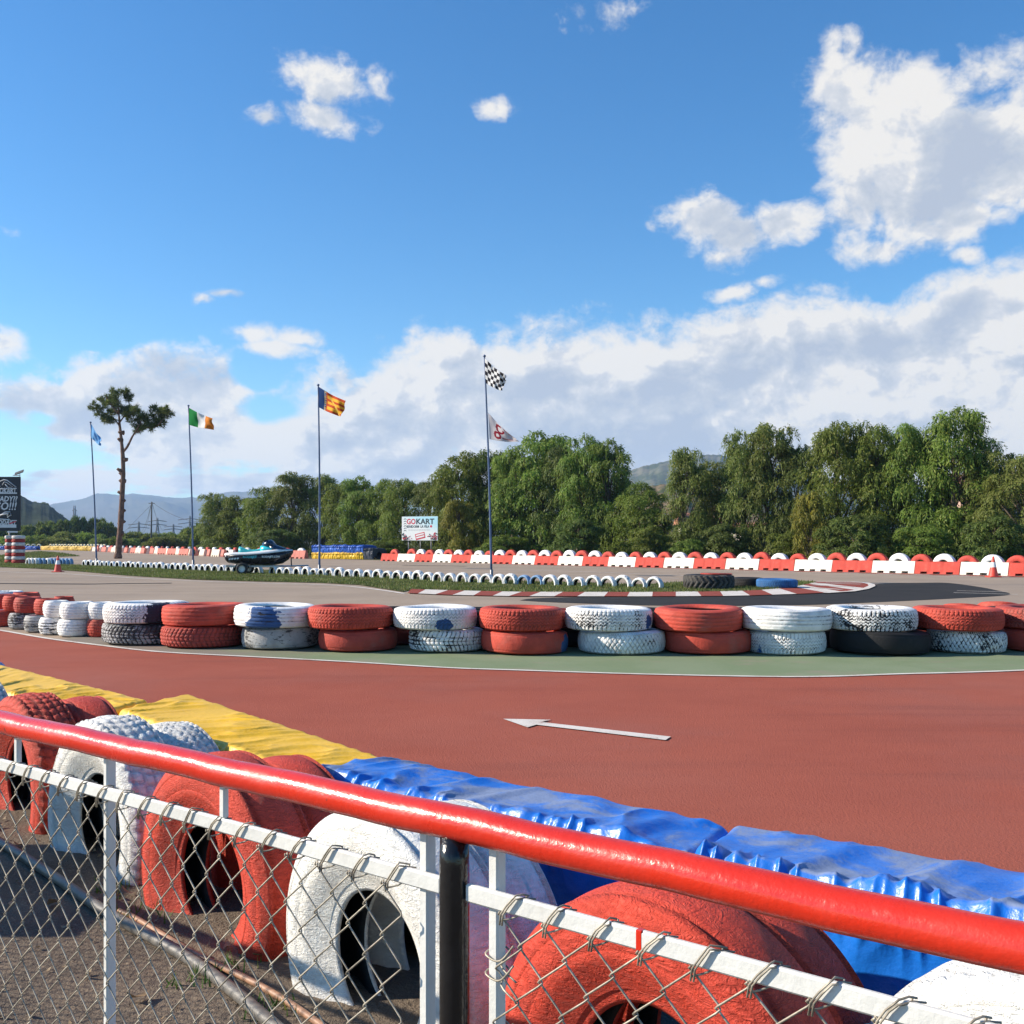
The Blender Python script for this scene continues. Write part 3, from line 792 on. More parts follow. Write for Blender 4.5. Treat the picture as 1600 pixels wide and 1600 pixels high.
for i, (px, py) in enumerate(allp):
    p = G(px, py); nb2 = allp[min(i + 1, len(allp) - 1)][0] - allp[max(i - 1, 0)][0]
    Rw = 0.285 if i < len(ca) else 0.29
    k = i % 4
    isb = 1 if i in (len(ca) + len(cb), len(ca) + len(cb) + 1) else 0
    me = upright(('isl', k, isb), 0.30 + 0.012 * (k - 1.5), 0.188 + 0.006 * k, 0.22, ('rib', 'zigzag', 'none', 'block')[k], M_iblue if isb else M_iwhite, 0.065 + 0.015 * (k % 2), 72, 0.008, k)
    o = link_mesh('tyre', me, None, (p.x, p.y, 0.0), (0, rng.uniform(-.05, .05), row_ax + rng.uniform(-.10, .10)))
    sc = rng.uniform(0.93, 1.06); o.scale = (sc, 1, sc)
    lb = 'pale blue half buried tyre in the row of white ones on the grass island' if isb else 'white half buried tyre in the arched row along the grass island'
    tag(o, lb, 'tyre', 'half buried tyres along the grass island')
# row in front of the striped columns, far left
fl = [(42, 0), (47, 0), (53, 0), (58.5, 1), (65, 1), (72, 0), (77, 1), (83, 1), (89, 1), (95, 1), (101, 1), (107, 1)]
for i, (px, isb) in enumerate(fl):
    p = G(px, 882 + i * 0.06)
    o = link_mesh('tyre', upright(('isl', 0, isb), 0.3, 0.165, 0.22, 'rib', M_iblue if isb else M_iwhite, 0.05), None, (p.x, p.y, 0), (0, 0, row_ax + rng.uniform(-.1, .1)))
    o.scale = (1.15, 1, 1.25)
    tag(o, 'pale blue upright tyre in the short row beside the striped columns' if isb else 'white upright tyre in the short row beside the striped columns', 'tyre', 'short tyre row beside the striped columns')

# big tyres lying at the tip of the island
p = G(1115, 922); R = 40 / F * (p.y + 0.9)
tag(link_mesh('tyre', lying('lug', painted_tyre('tractor_rubber', (0.055, 0.050, 0.046), 0, dirt=0.55), R, 0.43, 5, depth=0.05), None, (p.x, p.y + R, 0.02), (0, 0, 0.3)), 'big dark tractor tyre with thick lugs lying on the island tip', 'tyre')
tag(link_mesh('tyre', lying('rib', M_tred_worn, R * 0.62, 0.05, 6), None, (p.x + 0.25, p.y + R, 0.452), (0, 0.02, 0)), 'thin red tyre ring lying on top of the tractor tyre', 'tyre')
p = G(1176, 919); R = 25 / F * (p.y + 0.6)
tag(link_mesh('tyre', lying('block', M_tblack, R, 0.30, 5), None, (p.x, p.y + R + 0.15, 0.02), (0, 0, 0.3)), 'black tyre lying between the tractor tyre and the blue tyre', 'tyre')
p = G(1222, 920.5); R = 32 / F * (p.y + 0.7)
tag(link_mesh('tyre', lying('block', M_tblue, R, 0.28, 5), None, (p.x, p.y + R, 0.02), (0, 0, 0.3)), 'blue tyre lying on the grass at the island tip', 'tyre')

# near upright tyres beside the fence
def near_paint(name, col, patches=(), wear=0.17, und=(0.05, 0.05, 0.06)):
    return painted_tyre(name, col, wear, und, bmp=0.0085, bscale=70, dirt=0.10, rough=0.62, wscale=2.5, crack=0.5, patches=patches)
M_nred = near_paint('thick_red_brush_paint', (0.60, 0.060, 0.032), und=(0.09, 0.035, 0.03))
M_nwhite = near_paint('thick_white_brush_paint', (0.84, 0.82, 0.77), und=(0.30, 0.31, 0.36))
M_nwhite2 = near_paint('chalky_white_brush_paint', (0.85, 0.83, 0.78), wear=0.26, und=(0.30, 0.28, 0.25))
axn = math.radians(46.7)                              # direction of the tyre axes, right of straight ahead
AX = Vector((math.sin(axn), math.cos(axn))); DR = Vector((math.cos(axn), -math.sin(axn)))
c0 = Vector((-1.215, 3.915))
near = [(-3, 0, 'block', M_nwhite, 'far white upright tyre cut by the left picture edge behind the mesh'),
        (-2, 0, 'block', M_nred, 'red upright tyre with blocky tread at the left picture edge'), (-2, 1, 'none', M_nred, 'smooth red tyre tucked behind the leftmost red upright tyre'),
        (-1, 0, 'block', M_nwhite, 'white upright tyre with blocky tread beside the thin white fence bar'), (-1, 1, 'zigzag', M_nwhite, 'white tyre tucked behind the blocky white upright tyre'),
        (0, 0, 'none', M_nred, 'cracked red upright tyre between the two white ones behind the fence'), (0, 1, 'none', M_nred, 'red tyre tucked behind the cracked red upright tyre'),
        (1, 0, 'none', M_nwhite, 'white upright tyre with dark arch behind the black fence post'), (1, 1, 'none', M_nwhite, 'white tyre tucked behind the one at the black post'),
        (2, 0, 'none', M_nred, 'large red upright tyre right of the black fence post'), (2, 1, 'none', M_nred, 'red tyre tucked behind the large red upright tyre'),
        (3, 0, 'zigzag', M_nwhite2, 'chalky white upright tyre at the lower right picture corner'), (3, 1, 'none', M_nwhite, 'white tyre tucked behind the chalky white one at lower right')]
for i, (k, back, trd, mat, lb) in enumerate(near):
    if k == 3 and back: continue
    dist = 1.088 * k + (0.72 - 1.0 if k == 3 else 0.0) - (0.09 * back if k == 2 else 0.05 * back)
    c = c0 + DR * dist + AX * (0.29 * back + (0.25 if k == 3 else 0.0))
    me = tyre_mesh('tyre', tyre_arrays(0.49 - 0.015 * back, 0.228, 0.27, trd, 300, 0.009, 90 + i, True), mat, True, 0.185 - 0.05 * back)
    o = link_mesh('tyre', me, None, (c.x, c.y, 0.0), (0, 0, -axn + rng.uniform(-.05, .05)))
    tag(o, lb, 'tyre', 'upright tyres behind the fence')

# ------------------------------------------------------------------ foreground: yard, mats, fence
# foam mats in vinyl covers along the track edge
def vinyl(name, col, dusty, rough=0.38, damt=0.6):
    m, t, b = new_mat(name)
    v = objvec(t)
    geo = t.nodes.new('ShaderNodeNewGeometry'); sp = t.nodes.new('ShaderNodeSeparateXYZ'); t.links.new(geo.outputs['Normal'], sp.inputs[0])
    upf = NS(t, sp.outputs[2]).step(0.55, 0.92)
    mp = t.nodes.new('ShaderNodeMapping'); mp.inputs['Scale'].default_value = (1, 1, 1); t.links.new(v, mp.inputs[0])
    n = noise(t, mp.outputs[0], 4.0, 8, 0.68, 0.6)
    c = mixc(t, noise(t, v, 2.2, 4).step(0.3, 0.7), tuple(x * 0.9 for x in col), tuple(x * 1.08 for x in col))
    k = n.step(0.42, 0.62) * upf * damt
    setc(t, b, mixc(t, k, c, dusty))
    setc(t, b, k * 0.5 + rough, 'Roughness')
    b.inputs['Specular IOR Level'].default_value = 0.5
    bump(t, b, noise(t, v, 26, 5, 0.6), 0.004)
    return m
M_vblue = vinyl('blue_vinyl_cover', (0.010, 0.150, 0.60), (0.24, 0.27, 0.31), 0.33, 0.75)
M_vyellow = vinyl('yellow_vinyl_cover', (0.82, 0.47, 0.012), (0.66, 0.42, 0.07), 0.45, 0.45)

def mat_cover(name, nl, fl, fr, nr, mat, seed, fold=(0.5, 0.10, 0.7), amp=0.022, pucker=0.012, zt=0.50, ztl=None, nu=170, bulge=0.02, broad=1.5, sharp=1.5):
    """cushion: four corners of its top (near-left, far-left, far-right, near-right)"""
    nl, fl, fr, nr = (Vector(p) for p in (nl, fl, fr, nr))
    nv1, nv2, nv3 = 22, 52, 16
    sect = []                                         # (across 0..1, height 0..1)
    for i in range(nv1): sect.append((0.0, i / nv1 * 0.93))
    for i in range(5): a = math.pi / 2 * i / 5; sect.append((0.06 * (1 - math.cos(a)), 0.93 + 0.07 * math.sin(a)))
    for i in range(nv2): sect.append((0.06 + 0.88 * i / nv2, 1.0))
    for i in range(5): a = math.pi / 2 * i / 5; sect.append((0.94 + 0.06 * math.sin(a), 0.93 + 0.07 * math.cos(a)))
    for i in range(nv3 + 1): sect.append((1.0, 0.93 * (1 - i / nv3)))
    sect = np.array(sect); nv = len(sect)
    L = ((fl - fr).length + (nl - nr).length) / 2; Wd = ((nl - fl).length + (nr - fr).length) / 2
    us = np.linspace(0, 1, nu)
    U, J = np.meshgrid(us, np.arange(nv), indexing='ij')
    a = sect[J, 0]; hgt = sect[J, 1]
    arc = np.concatenate([[0], np.cumsum(np.hypot(np.diff(sect[:, 0]) * Wd, np.diff(sect[:, 1]) * zt))])[J]
    X = ((1 - U) * ((1 - a) * nl.x + a * fl.x) + U * ((1 - a) * nr.x + a * fr.x))
    Y = ((1 - U) * ((1 - a) * nl.y + a * fl.y) + U * ((1 - a) * nr.y + a * fr.y))
    topz = zt if ztl is None else (ztl * (1 - U) ** 3 + zt * (1 - (1 - U) ** 3))
    # folds: long creases running obliquely over the cover
    ln, wd, ang = fold
    s, r = U * L, arc
    w1 = (fbm2(s * 1.7, r * 1.7, 3, seed + 9) - 0.45) * 0.35
    al = s * math.cos(ang) + r * math.sin(ang) + w1 * 0.4; ac = -s * math.sin(ang) + r * math.cos(ang) + w1 * 0.5
    n = vnoise(al / ln, ac / wd, seed) * 0.62 + vnoise(al / ln * 1.9, ac / wd * 2.1, seed + 3) * 0.38
    rid = np.clip(1 - np.abs(2 * n - 1) * 2.2, 0, 1) ** sharp
    n2 = vnoise(al / ln * 0.6, ac / wd * 0.45, seed + 5)
    d = amp * (rid * 0.9 + (n2 - 0.5) * broad)
    # tight gathers where the cover is pulled over the near edge
    pk = np.exp(-((arc - (0.93 * zt)) / 0.085) ** 2)
    g = vnoise(s / 0.045 + w1 * 3, arc / 0.16, seed + 7)
    d = d + pucker * pk * (1 - np.abs(2 * g - 1)) * 2.0
    d = d * np.clip(0.35 + hgt * 0.8, 0, 1)
    d = d * (1 - 0.75 * np.clip((a - 0.72) / 0.28, 0, 1) ** 1.5)
    # normal of the section
    nx = np.where(hgt < 0.95, np.where(a < 0.5, -1.0, 1.0), 0.0); nz = np.where(hgt > 0.95, 1.0, 0.0)
    side = (Vector((fl.x - nl.x, fl.y - nl.y)).normalized())
    bul = bulge * np.sin(np.clip(hgt, 0, 1) * math.pi) * np.where((a <= 0.001) | (a >= 0.999), 1, 0)
    Xo = X + side.x * nx * (d + bul); Yo = Y + side.y * nx * (d + bul)
    Z = 0.02 + (topz - 0.02) * hgt + nz * (d + 0.014 * np.sin(np.clip((a - .06) / .88, 0, 1) * math.pi) * 0)
    # ends fold down and in
    e = np.minimum(U, 1 - U) * L
    ef = np.clip(1 - e / 0.035, 0, 1) ** 2
    Z = Z - 0.02 * ef * (hgt > 0.5)
    P = np.stack([Xo, Yo, Z], -1)
    # closed ends
    def cap(row, k):
        c = row.mean(0)
        rings = [row * (1 - q) + c * q for q in np.linspace(0, 1, k)[1:]]
        return rings
    P = np.concatenate([np.array(cap(P[0], 6))[::-1], P, np.array(cap(P[-1], 6))], 0)
    me = grid_mesh(name, P, mat)
    return me
ZT = 0.50
def gz(px, py): return G(px, py, ZT)
GM = 'vinyl covered mats along the near track edge'
m1 = mat_cover('safety_mat', gz(-62, 1069), gz(-12, 1034.5), gz(233, 1094), gz(150, 1113), M_vyellow, 3, (0.50, 0.10, 1.02), 0.015, 0.005, broad=0.45, sharp=1.9, nu=260)
tag(link_mesh('safety_mat', m1), 'yellow vinyl safety mat with fine creases at the left picture edge', 'safety mat', GM)
m2 = mat_cover('safety_mat', gz(185, 1109), gz(296, 1084), gz(606, 1185), gz(478, 1213), M_vyellow, 8, (0.55, 0.10, 0.96), 0.016, 0.005, broad=0.45, sharp=1.9, nu=260)
tag(link_mesh('safety_mat', m2), 'yellow vinyl safety mat touching the blue one, raised at its left corner', 'safety mat', GM)
m3 = mat_cover('safety_mat', gz(478, 1214), gz(603, 1185.5), gz(1140, 1287), gz(1075, 1336), M_vblue, 17, (0.50, 0.19, 1.35), 0.032, 0.014, zt=0.50, broad=1.5, sharp=1.6, nu=280)
tag(link_mesh('safety_mat', m3), 'blue vinyl safety mat with deep slanting folds between yellow mat and next blue', 'safety mat', GM)
m4 = mat_cover('safety_mat', gz(1085, 1337), gz(1146, 1284), gz(1760, 1392), gz(1800, 1492), M_vblue, 23, (0.65, 0.21, 1.10), 0.026, 0.022, zt=0.50, bulge=0.03, broad=1.3, sharp=1.8, nu=300)
tag(link_mesh('safety_mat', m4), 'dusty blue vinyl safety mat at the right with gathered near edge', 'safety mat', GM)
m0 = mat_cover('safety_mat', gz(-330, 1042), gz(-250, 1014), gz(9, 1034.5), gz(-58, 1066), M_vblue, 29, (0.6, 0.1, 0.3), 0.016, 0.01, nu=60)
tag(link_mesh('safety_mat', m0), 'dark blue mat end just showing above the yellow mat at the left edge', 'safety mat', GM)

# bare yard between the viewer and the mats
mid = [G(-330, 1028, ZT), G(-20, 1052, ZT), G(190, 1103, ZT), G(540, 1199, ZT), G(1110, 1310, ZT), G(1780, 1440, ZT)]
yard = [(p.x, p.y) for p in mid] + [(4.0, 0.5), (4, -6), (-16, -6), (-16, 9.5)]
sheet('dirt_yard', yard, 0.0125, M_dirt)
g = np.random.default_rng(5)
YP = scatter([(-3.4, 6.0), (-2.4, 5.4), (0.9, 1.6), (0.4, 1.4), (-1.6, 2.0), (-3.2, 3.4)], 420, 6)
V, Q = [], []
for (x0, y0) in YP:
    s = g.uniform(0.007, 0.02) if g.random() < 0.93 else g.uniform(0.028, 0.05); an = g.uniform(0, 6.28); el = g.uniform(1.3, 2.4); tl = g.uniform(-.5, .5, 2)
    b0 = len(V)
    for (u, w, zc) in ((-1, 0, .45), (-.3, .42, .05), (-.3, -.42, .2), (.4, .36, .1), (.4, -.36, .02), (1, 0, .55)):
        lx, ly = u * s * el / 2, w * s
        V.append((x0 + lx * math.cos(an) - ly * math.sin(an), y0 + lx * math.sin(an) + ly * math.cos(an), 0.017 + max(0, s * (zc + 0.3 + tl[0] * u + tl[1] * w)) * 0.9))
    Q += [(b0, b0 + 2, b0 + 1), (b0 + 1, b0 + 2, b0 + 4), (b0 + 1, b0 + 4, b0 + 3), (b0 + 3, b0 + 4, b0 + 5)]
M_dry = leaf_mat('dry_leaf', (0.20, 0.13, 0.065), (0.34, 0.25, 0.15), (0.42, 0.35, 0.24), 0.1, obj_var=0)
tag(link_mesh('dry_leaves', quad_mesh('dry_leaves', np.array(V), np.array(Q), M_dry)), 'dry brown leaves and crumbs scattered on the yard by the fence', 'leaves', None, 'stuff')
M_weed = leaf_mat('weed_leaf', (0.07, 0.15, 0.03), (0.11, 0.2, 0.05), (0.2, 0.22, 0.06), 0.3, obj_var=0)
wp = []
for (px, py, n, r) in ((197, 1443, 40, .05), (310, 1540, 26, .04), (352, 1520, 22, .05), (185, 1395, 40, .06), (412, 1588, 40, .05), (255, 1420, 30, .05)):
    c = G(px, py)
    wp += [(c.x + g.normal(0, r), c.y + g.normal(0, r)) for _ in range(n)]
tag(link_mesh('weeds', blades('weeds', np.array(wp), 0.02, 0.065, 0.008, M_weed, 0.012, 8, 0.9)), 'small green weeds sprouting along the hose in the yard', 'weeds', None, 'stuff')

M_hose = simple('grey_hose', (0.15, 0.138, 0.122), 0.5, 0.2, 12, 0.002, 50)
M_copper = simple('copper_pipe', (0.36, 0.20, 0.12), 0.55, 0.25, 14, 0.002, 50)
hp = [G(-260, 1190), G(-120, 1258), G(0, 1327), G(80, 1378), G(160, 1434), G(230, 1474), G(300, 1515), G(360, 1560), G(420, 1612), G(520, 1700)]
tag(MB().tube([p + Vector((0, 0, 0.033)) for p in spline(hp, 6)], 0.021, 10).build('hose', M_hose, None, True), 'dark grey hose lying along the foot of the tyres', 'hose')
cp = [G(186, 1434), G(215, 1447), G(300, 1499), G(400, 1549), G(470, 1592), G(560, 1660), G(640, 1730)]
tag(MB().tube([p + Vector((0, 0, 0.026)) for p in spline(cp, 5)], 0.0115, 8).build('pipe', M_copper, None, True), 'thin copper coloured pipe beside the grey hose', 'pipe')

# railing with chain link
M_railred, t, b = new_mat('glossy_red_rail_paint')
v = objvec(t)
rc = mixc(t, noise(t, v, 3, 4).step(0.3, 0.7), (0.54, 0.022, 0.008), (0.62, 0.030, 0.010))
rc = mixc(t, noise(t, v, 24, 6, 0.7).step(0.675, 0.695), rc, (0.20, 0.03, 0.02))
rc = mixc(t, noise(t, v, 7, 9, 0.8).step(0.685, 0.70), rc, (0.10, 0.045, 0.03))
rc = mixc(t, noise(t, v, 11, 5, 0.7).step(0.60, 0.85) * 0.35, rc, (0.55, 0.12, 0.09))
setc(t, b, rc)
setc(t, b, noise(t, v, 9, 5, 0.65).step(0.35, 0.75) * 0.24 + 0.21, 'Roughness')
b.inputs['Coat Weight'].default_value = 0.25; b.inputs['Coat Roughness'].default_value = 0.10
hgt = noise(t, v, 30, 4, 0.6) * 0.6 + noise(t, v, 120, 3, 0.6) * 0.2
bump(t, b, hgt, 0.0020)
M_fwhite, t, b = new_mat('white_rail_paint')
v = objvec(t)
fcw = mixc(t, noise(t, v, 5, 4).step(0.3, 0.7), (0.60, 0.60, 0.57), (0.70, 0.70, 0.67))
fcw = mixc(t, noise(t, v, 17, 7, 0.7).step(0.66, 0.70), fcw, (0.28, 0.12, 0.06))
fcw = mixc(t, noise(t, v, 6, 6, 0.7).step(0.55, 0.8) * 0.3, fcw, (0.45, 0.38, 0.30))
setc(t, b, fcw); b.inputs['Roughness'].default_value = 0.42; bump(t, b, noise(t, v, 60, 4, 0.6), 0.0015)
M_fblack = simple('glossy_black_post_paint', (0.010, 0.010, 0.011), 0.2, 0.3, 10, 0.003, 25)
M_wire = simple('weathered_galvanised_wire', (0.33, 0.295, 0.235), 0.55, 0.4, 30, 0.0006, 200, metal=0.35)

FD = Vector((0.791, -0.612, 0)).normalized(); FN = Vector((0.612, 0.791, 0)).normalized()
F0 = Vector((0, 1.461, 0))
def fp(s, z, off=0.0): return F0 + FD * s + FN * off + Vector((0, 0, z))
def s_of(px):
    k = (px - 800) / F; return 1.461 * k / (0.791 + 0.612 * k)
ZR, ZL, RR = 1.08, 0.982, 0.0262
fence = tag(empty('chain_link_fence', fp(s_of(710), 0)), 'chain link fence with fat red top rail and white lower rail', 'fence')
def fbuild(mb, name, mats, smooth=False):
    o = mb.build(name, mats, fence, smooth); o.matrix_parent_inverse = Matrix.Translation(-fence.location); return o
sl, sr = -4.9, 1.35
pts = [fp(sl + (sr - sl) * i / 120, ZR + 0.0012 * math.sin(i * 0.9) + 0.0006 * math.sin(i * 2.3), 0.0008 * math.sin(i * 1.3)) for i in range(121)]
fbuild(MB().tube(pts, RR, 40), 'top_rail', M_railred, True)
sb = s_of(710)
rotF = Matrix.Rotation(math.atan2(FD.y, FD.x), 3, 'Z').to_quaternion()
def fbox(mb, s0, s1, z0, z1, th, off=0.0, bev=0.003):
    c = fp((s0 + s1) / 2, (z0 + z1) / 2, off); mb.box(c, (abs(s1 - s0), th, z1 - z0), rot=rotF, bev=bev)
mb = MB(); fbox(mb, sl, sb - 0.024, ZL - 0.0135, ZL + 0.0135, 0.010); fbuild(mb, 'lower_rail', M_fwhite)
mb = MB(); fbox(mb, sb + 0.024, sr, ZL - 0.0135, ZL + 0.0135, 0.010); fbuild(mb, 'lower_rail', M_fwhite)
mb = MB(); fbox(mb, s_of(996), s_of(1006), ZL - 0.0139, ZL + 0.0139, 0.0108, bev=0.001); fbuild(mb, 'bare_red_patch', M_railred)
for s in (sb, sb - 2.36, sb + 2.3):
    if sl < s < sr:
        fbuild(MB().tube([fp(s, 0.0), fp(s, 0.4), fp(s, 1.02), fp(s, ZR - RR * 0.75)], [0.0225, 0.0225, 0.0225, 0.0215], 24), 'post', M_fblack, True)
for px in (160, 657, 766):
    s = s_of(px); w = 0.018 if px != 160 else 0.015
    mb = MB(); fbox(mb, s - w / 2, s + w / 2, 0.03, ZR - RR * 0.9, 0.022, 0.0165); fbuild(mb, 'upright_bar', M_fwhite)
for s in (s_of(28), s_of(350), s_of(28) - 0.42, s_of(28) - 1.2, s_of(28) - 1.6):
    mb = MB(); fbox(mb, s - 0.008, s + 0.008, ZL + 0.014, ZR - RR * 0.9, 0.012); fbuild(mb, 'rail_strut', M_fwhite)

# woven wire: each wire zigzags down and hooks into its neighbours
PW, PH, WR = 0.038, 0.041, 0.00155
def weave(s0, s1, seed):
    gg = np.random.default_rng(seed); mb = MB()
    n = int((s1 - s0) / PW); nz = 24
    ztop = ZL - 0.004
    def base_off(s, z): return -0.010 + 0.012 * (vnoise(s * 2.2, z * 2.0, seed) - 0.5), 0.028 * (vnoise(s * 1.6 + 9, z * 1.4, seed + 1) - 0.5), 0.016 * (vnoise(s * 1.9 + 4, z * 1.5, seed + 2) - 0.5)
    for i in range(n):
        xc = s0 + PW / 2 + i * PW
        pts = []
        for k in range(nz):
            side = 1 if (k + i) % 2 else -1
            z = ztop - 0.012 - k * PH
            if z < 0.02: break
            for q in (0, 1, 2):
                # straight run, then a small hook round the neighbour
                sx = xc + side * (PW * 0.5 + (0.0035 if q == 1 else -0.001) ) * 1.0
                dz = (0.0045, 0.0, -0.0045)[q]
                yo = (0.0028, 0.0, -0.0028)[q] * side
                ds, of, zz = 0, 0, 0
                b0, b1, b2_ = base_off(sx, z)
                pts.append(fp(sx + b1 * min(1, (ztop - z) * 6), z + dz + b2_ * min(1, (ztop - z) * 6), b0 + yo))
        if len(pts) > 3: mb.tube(pts, WR, 5, cap=True)
        if i % 2: continue                            # tie over the lower rail with twisted ends
        s = xc - PW * 0.5; j = gg.uniform(-.003, .003)
        a = gg.uniform(-.004, .004); c = gg.uniform(-.003, .003)
        for q in (0.0, 0.0042):
            tip = fp(s + 0.027 + j + q, ZL + 0.0175 + c - q, -0.0075)
            mb.tube([fp(s + q, ZL - 0.030, -0.009), fp(s + 0.003 + q, ZL - 0.014, -0.0108), fp(s + 0.013 + q + j * .5, ZL + 0.001, -0.0108), fp(s + 0.023 + j + q, ZL + 0.013 + c, -0.0098), tip,
                     fp(s + 0.031 + a + q, ZL + 0.0175 - q, 0.002), fp(s + 0.038 + a + 2 * q, ZL + 0.0155 - q, 0.008 + q)], WR * 0.92, 5)
        mb.tube(spline([fp(s + 0.036, ZL + 0.0155, 0.008), fp(s + 0.030, ZL - 0.008, 0.0085), fp(s + 0.016, ZL - 0.020, 0.004), fp(s + 0.002, ZL - 0.024, -0.009)], 3), WR * 0.92, 5)
    return mb
fbuild(weave(sl + 0.02, s_of(655) - 0.012, 3), 'chain_link_mesh', M_wire, True)
mbw = weave(s_of(768) + 0.022, sr, 5)
su = s_of(766)
for zt_ in (0.900, 0.872, 0.79, 0.71, 0.63):           # wire ends tied back to the first upright bar
    mbw.tube(spline([fp(su + 0.050, zt_ + 0.028, -0.010), fp(su + 0.030, zt_ + 0.004, -0.010), fp(su + 0.010, zt_ - 0.004, -0.004), fp(su - 0.012, zt_ - 0.001, 0.004), fp(su - 0.006, zt_ + 0.004, 0.031), fp(su + 0.012, zt_ - 0.003, 0.031), fp(su + 0.02, zt_ - 0.010, 0.0), fp(su + 0.055, zt_ - 0.022, -0.010)], 4), WR, 5)
fbuild(mbw, 'chain_link_mesh', M_wire, True)

# unseen metal locker, added at the far railing end to shade the yard
M_cab = simple('shade_cabinet_paint', (0.24, 0.26, 0.27), 0.5, 0.1, 3)
CB = tag(empty('shade_cabinet', (-4.38, 4.52, 0)), 'unseen grey metal locker added at the railing end to shade the yard', 'shade_cabinet')
MB().box((0, 0, 0.64), (0.72, 1.10, 1.20), bev=0.012).build('body', M_cab, CB)
MB().box((0, 0, 1.255), (0.80, 1.18, 0.03), bev=0.008).build('roof', M_cab, CB)
MB().box((0, 0, 0.02), (0.66, 1.04, 0.04)).build('plinth', M_fblack, CB)
for y in (-0.27, 0.27):
    dr = MB().box((0.368, y, 0.64), (0.016, 0.51, 1.10), bev=0.006).build('door', M_cab, CB)
    MB().tube([(0.38, y - 0.18 * (1 if y > 0 else -1), 0.72), (0.40, y - 0.18 * (1 if y > 0 else -1), 0.74), (0.40, y - 0.18 * (1 if y > 0 else -1), 0.86), (0.38, y - 0.18 * (1 if y > 0 else -1), 0.88)], 0.008, 8).build('handle', M_fblack, dr, True)

# ------------------------------------------------------------------ far barriers
def plastic(name, col, rough=0.5, dirt=0.3):
    m, t, b = new_mat(name)
    v = objvec(t)
    c = mixc(t, noise(t, v, 2, 4).step(0.3, 0.7), tuple(x * .85 for x in col), col)
    c = mixc(t, noise(t, v, 3.3, 6, 0.66).step(0.5, 0.8) * dirt, c, (0.30, 0.22, 0.16))
    setc(t, b, c); b.inputs['Roughness'].default_value = 0.75; b.inputs['Specular IOR Level'].default_value = 0.15; return m
M_bred = plastic('red_barrier_plastic', (0.52, 0.075, 0.055)); M_bwhite = plastic('white_barrier_plastic', (0.80, 0.75, 0.66))
M_bpink = plastic('faded_barrier_plastic', (0.55, 0.20, 0.16)); M_bcream = plastic('cream_barrier_plastic', (0.72, 0.62, 0.52))

def barrier_mesh(L, hgt, mat):
    """road barrier: sloping sides, arched fork slots in the foot, filler dimples"""
    mb = MB(); n = 34
    xs = np.linspace(-L / 2, L / 2, n)
    slots = [-0.29 * L, 0.0, 0.29 * L]; hw = 0.075 * L
    prof = lambda z: 0.24 - 0.13 * min(1, z / (hgt * 0.9)) if z < hgt * 0.9 else 0.095
    rows = [0.0, 0.10, 0.13, hgt * 0.55, hgt * 0.93, hgt]
    # each side face is a strip of quads, the slots left open, with reveals going through
    for sgn in (-1, 1):
        edges = sorted(set([-L / 2, L / 2] + [s + k * hw for s in slots for k in (-1, -0.6, 0.6, 1)] + [s + k * (0.145 * L) for s in slots[:2] for k in (0.98, 1.02)]))
        vs, fs = [], []
        for x in edges:
            ins = 0.018 if any(abs(x - s - 0.145 * L) < 0.03 * L for s in slots[:2]) else 0.0
            for z in rows:
                y = prof(z) - ins * (1 if z > 0.05 else 0)
                vs.append((x, sgn * y, z))
        m_ = len(rows)
        for i in range(len(edges) - 1):
            mid = (edges[i] + edges[i + 1]) / 2
            for k in range(m_ - 1):
                if any(abs(mid - s) < hw for s in slots) and k == 0: continue
                a = i * m_ + k
                q = (a, a + m_, a + m_ + 1, a + 1)
                fs.append(q if sgn < 0 else q[::-1])
        mb.add(vs, fs)
    for s in slots:
        for x0, x1, z0, z1 in ((s - hw, s - hw, 0, .10), (s + hw, s + hw, 0, .10), (s - hw, s + hw, .10, .10)):
            mb.add([(x0, -0.225, z0), (x1, -0.225, z1 if x0 != x1 else z0), (x1, 0.225, z1 if x0 != x1 else z0), (x0, 0.225, z0)] if x0 != x1 else [(x0, -0.225, z0), (x0, -0.225, z1), (x0, 0.225, z1), (x0, 0.225, z0)], [(0, 1, 2, 3)])
    yt = prof(hgt)
    mb.add([(-L / 2, -yt, hgt), (L / 2, -yt, hgt), (L / 2, yt, hgt), (-L / 2, yt, hgt)], [(0, 1, 2, 3)])
    for x, o in ((-L / 2, 1), (L / 2, -1)):
        P = [(x, -prof(z), z) for z in rows] + [(x, prof(z), z) for z in reversed(rows)]
        mb.add(P, [tuple(range(len(P)))])
    return mb.mesh('barrier', mat)

poly = [BARW[0], BARW[1], BARW[2], BARW[3]]
def walk(P, ds, start=0.0):
    out = []; acc = start
    for a, c in zip(P[:-1], P[1:]):
        L = (c - a).length
        while acc < L:
            out.append((a.lerp(c, acc / L), (c - a).normalized())); acc += ds
        acc -= L
    return out
LB = 2.12; BH = 0.57
bm = {'r': barrier_mesh(LB * 0.985, BH, M_bred), 'w': barrier_mesh(LB * 0.985, BH, M_bwhite), 'p': barrier_mesh(LB * 0.985, BH, M_bpink), 'c': barrier_mesh(LB * 0.985, BH, M_bcream)}
GB = 'plastic barriers along the far edge of the track'
line = [Vector((25.7, 40.75)), Vector((-10.9, 80))]
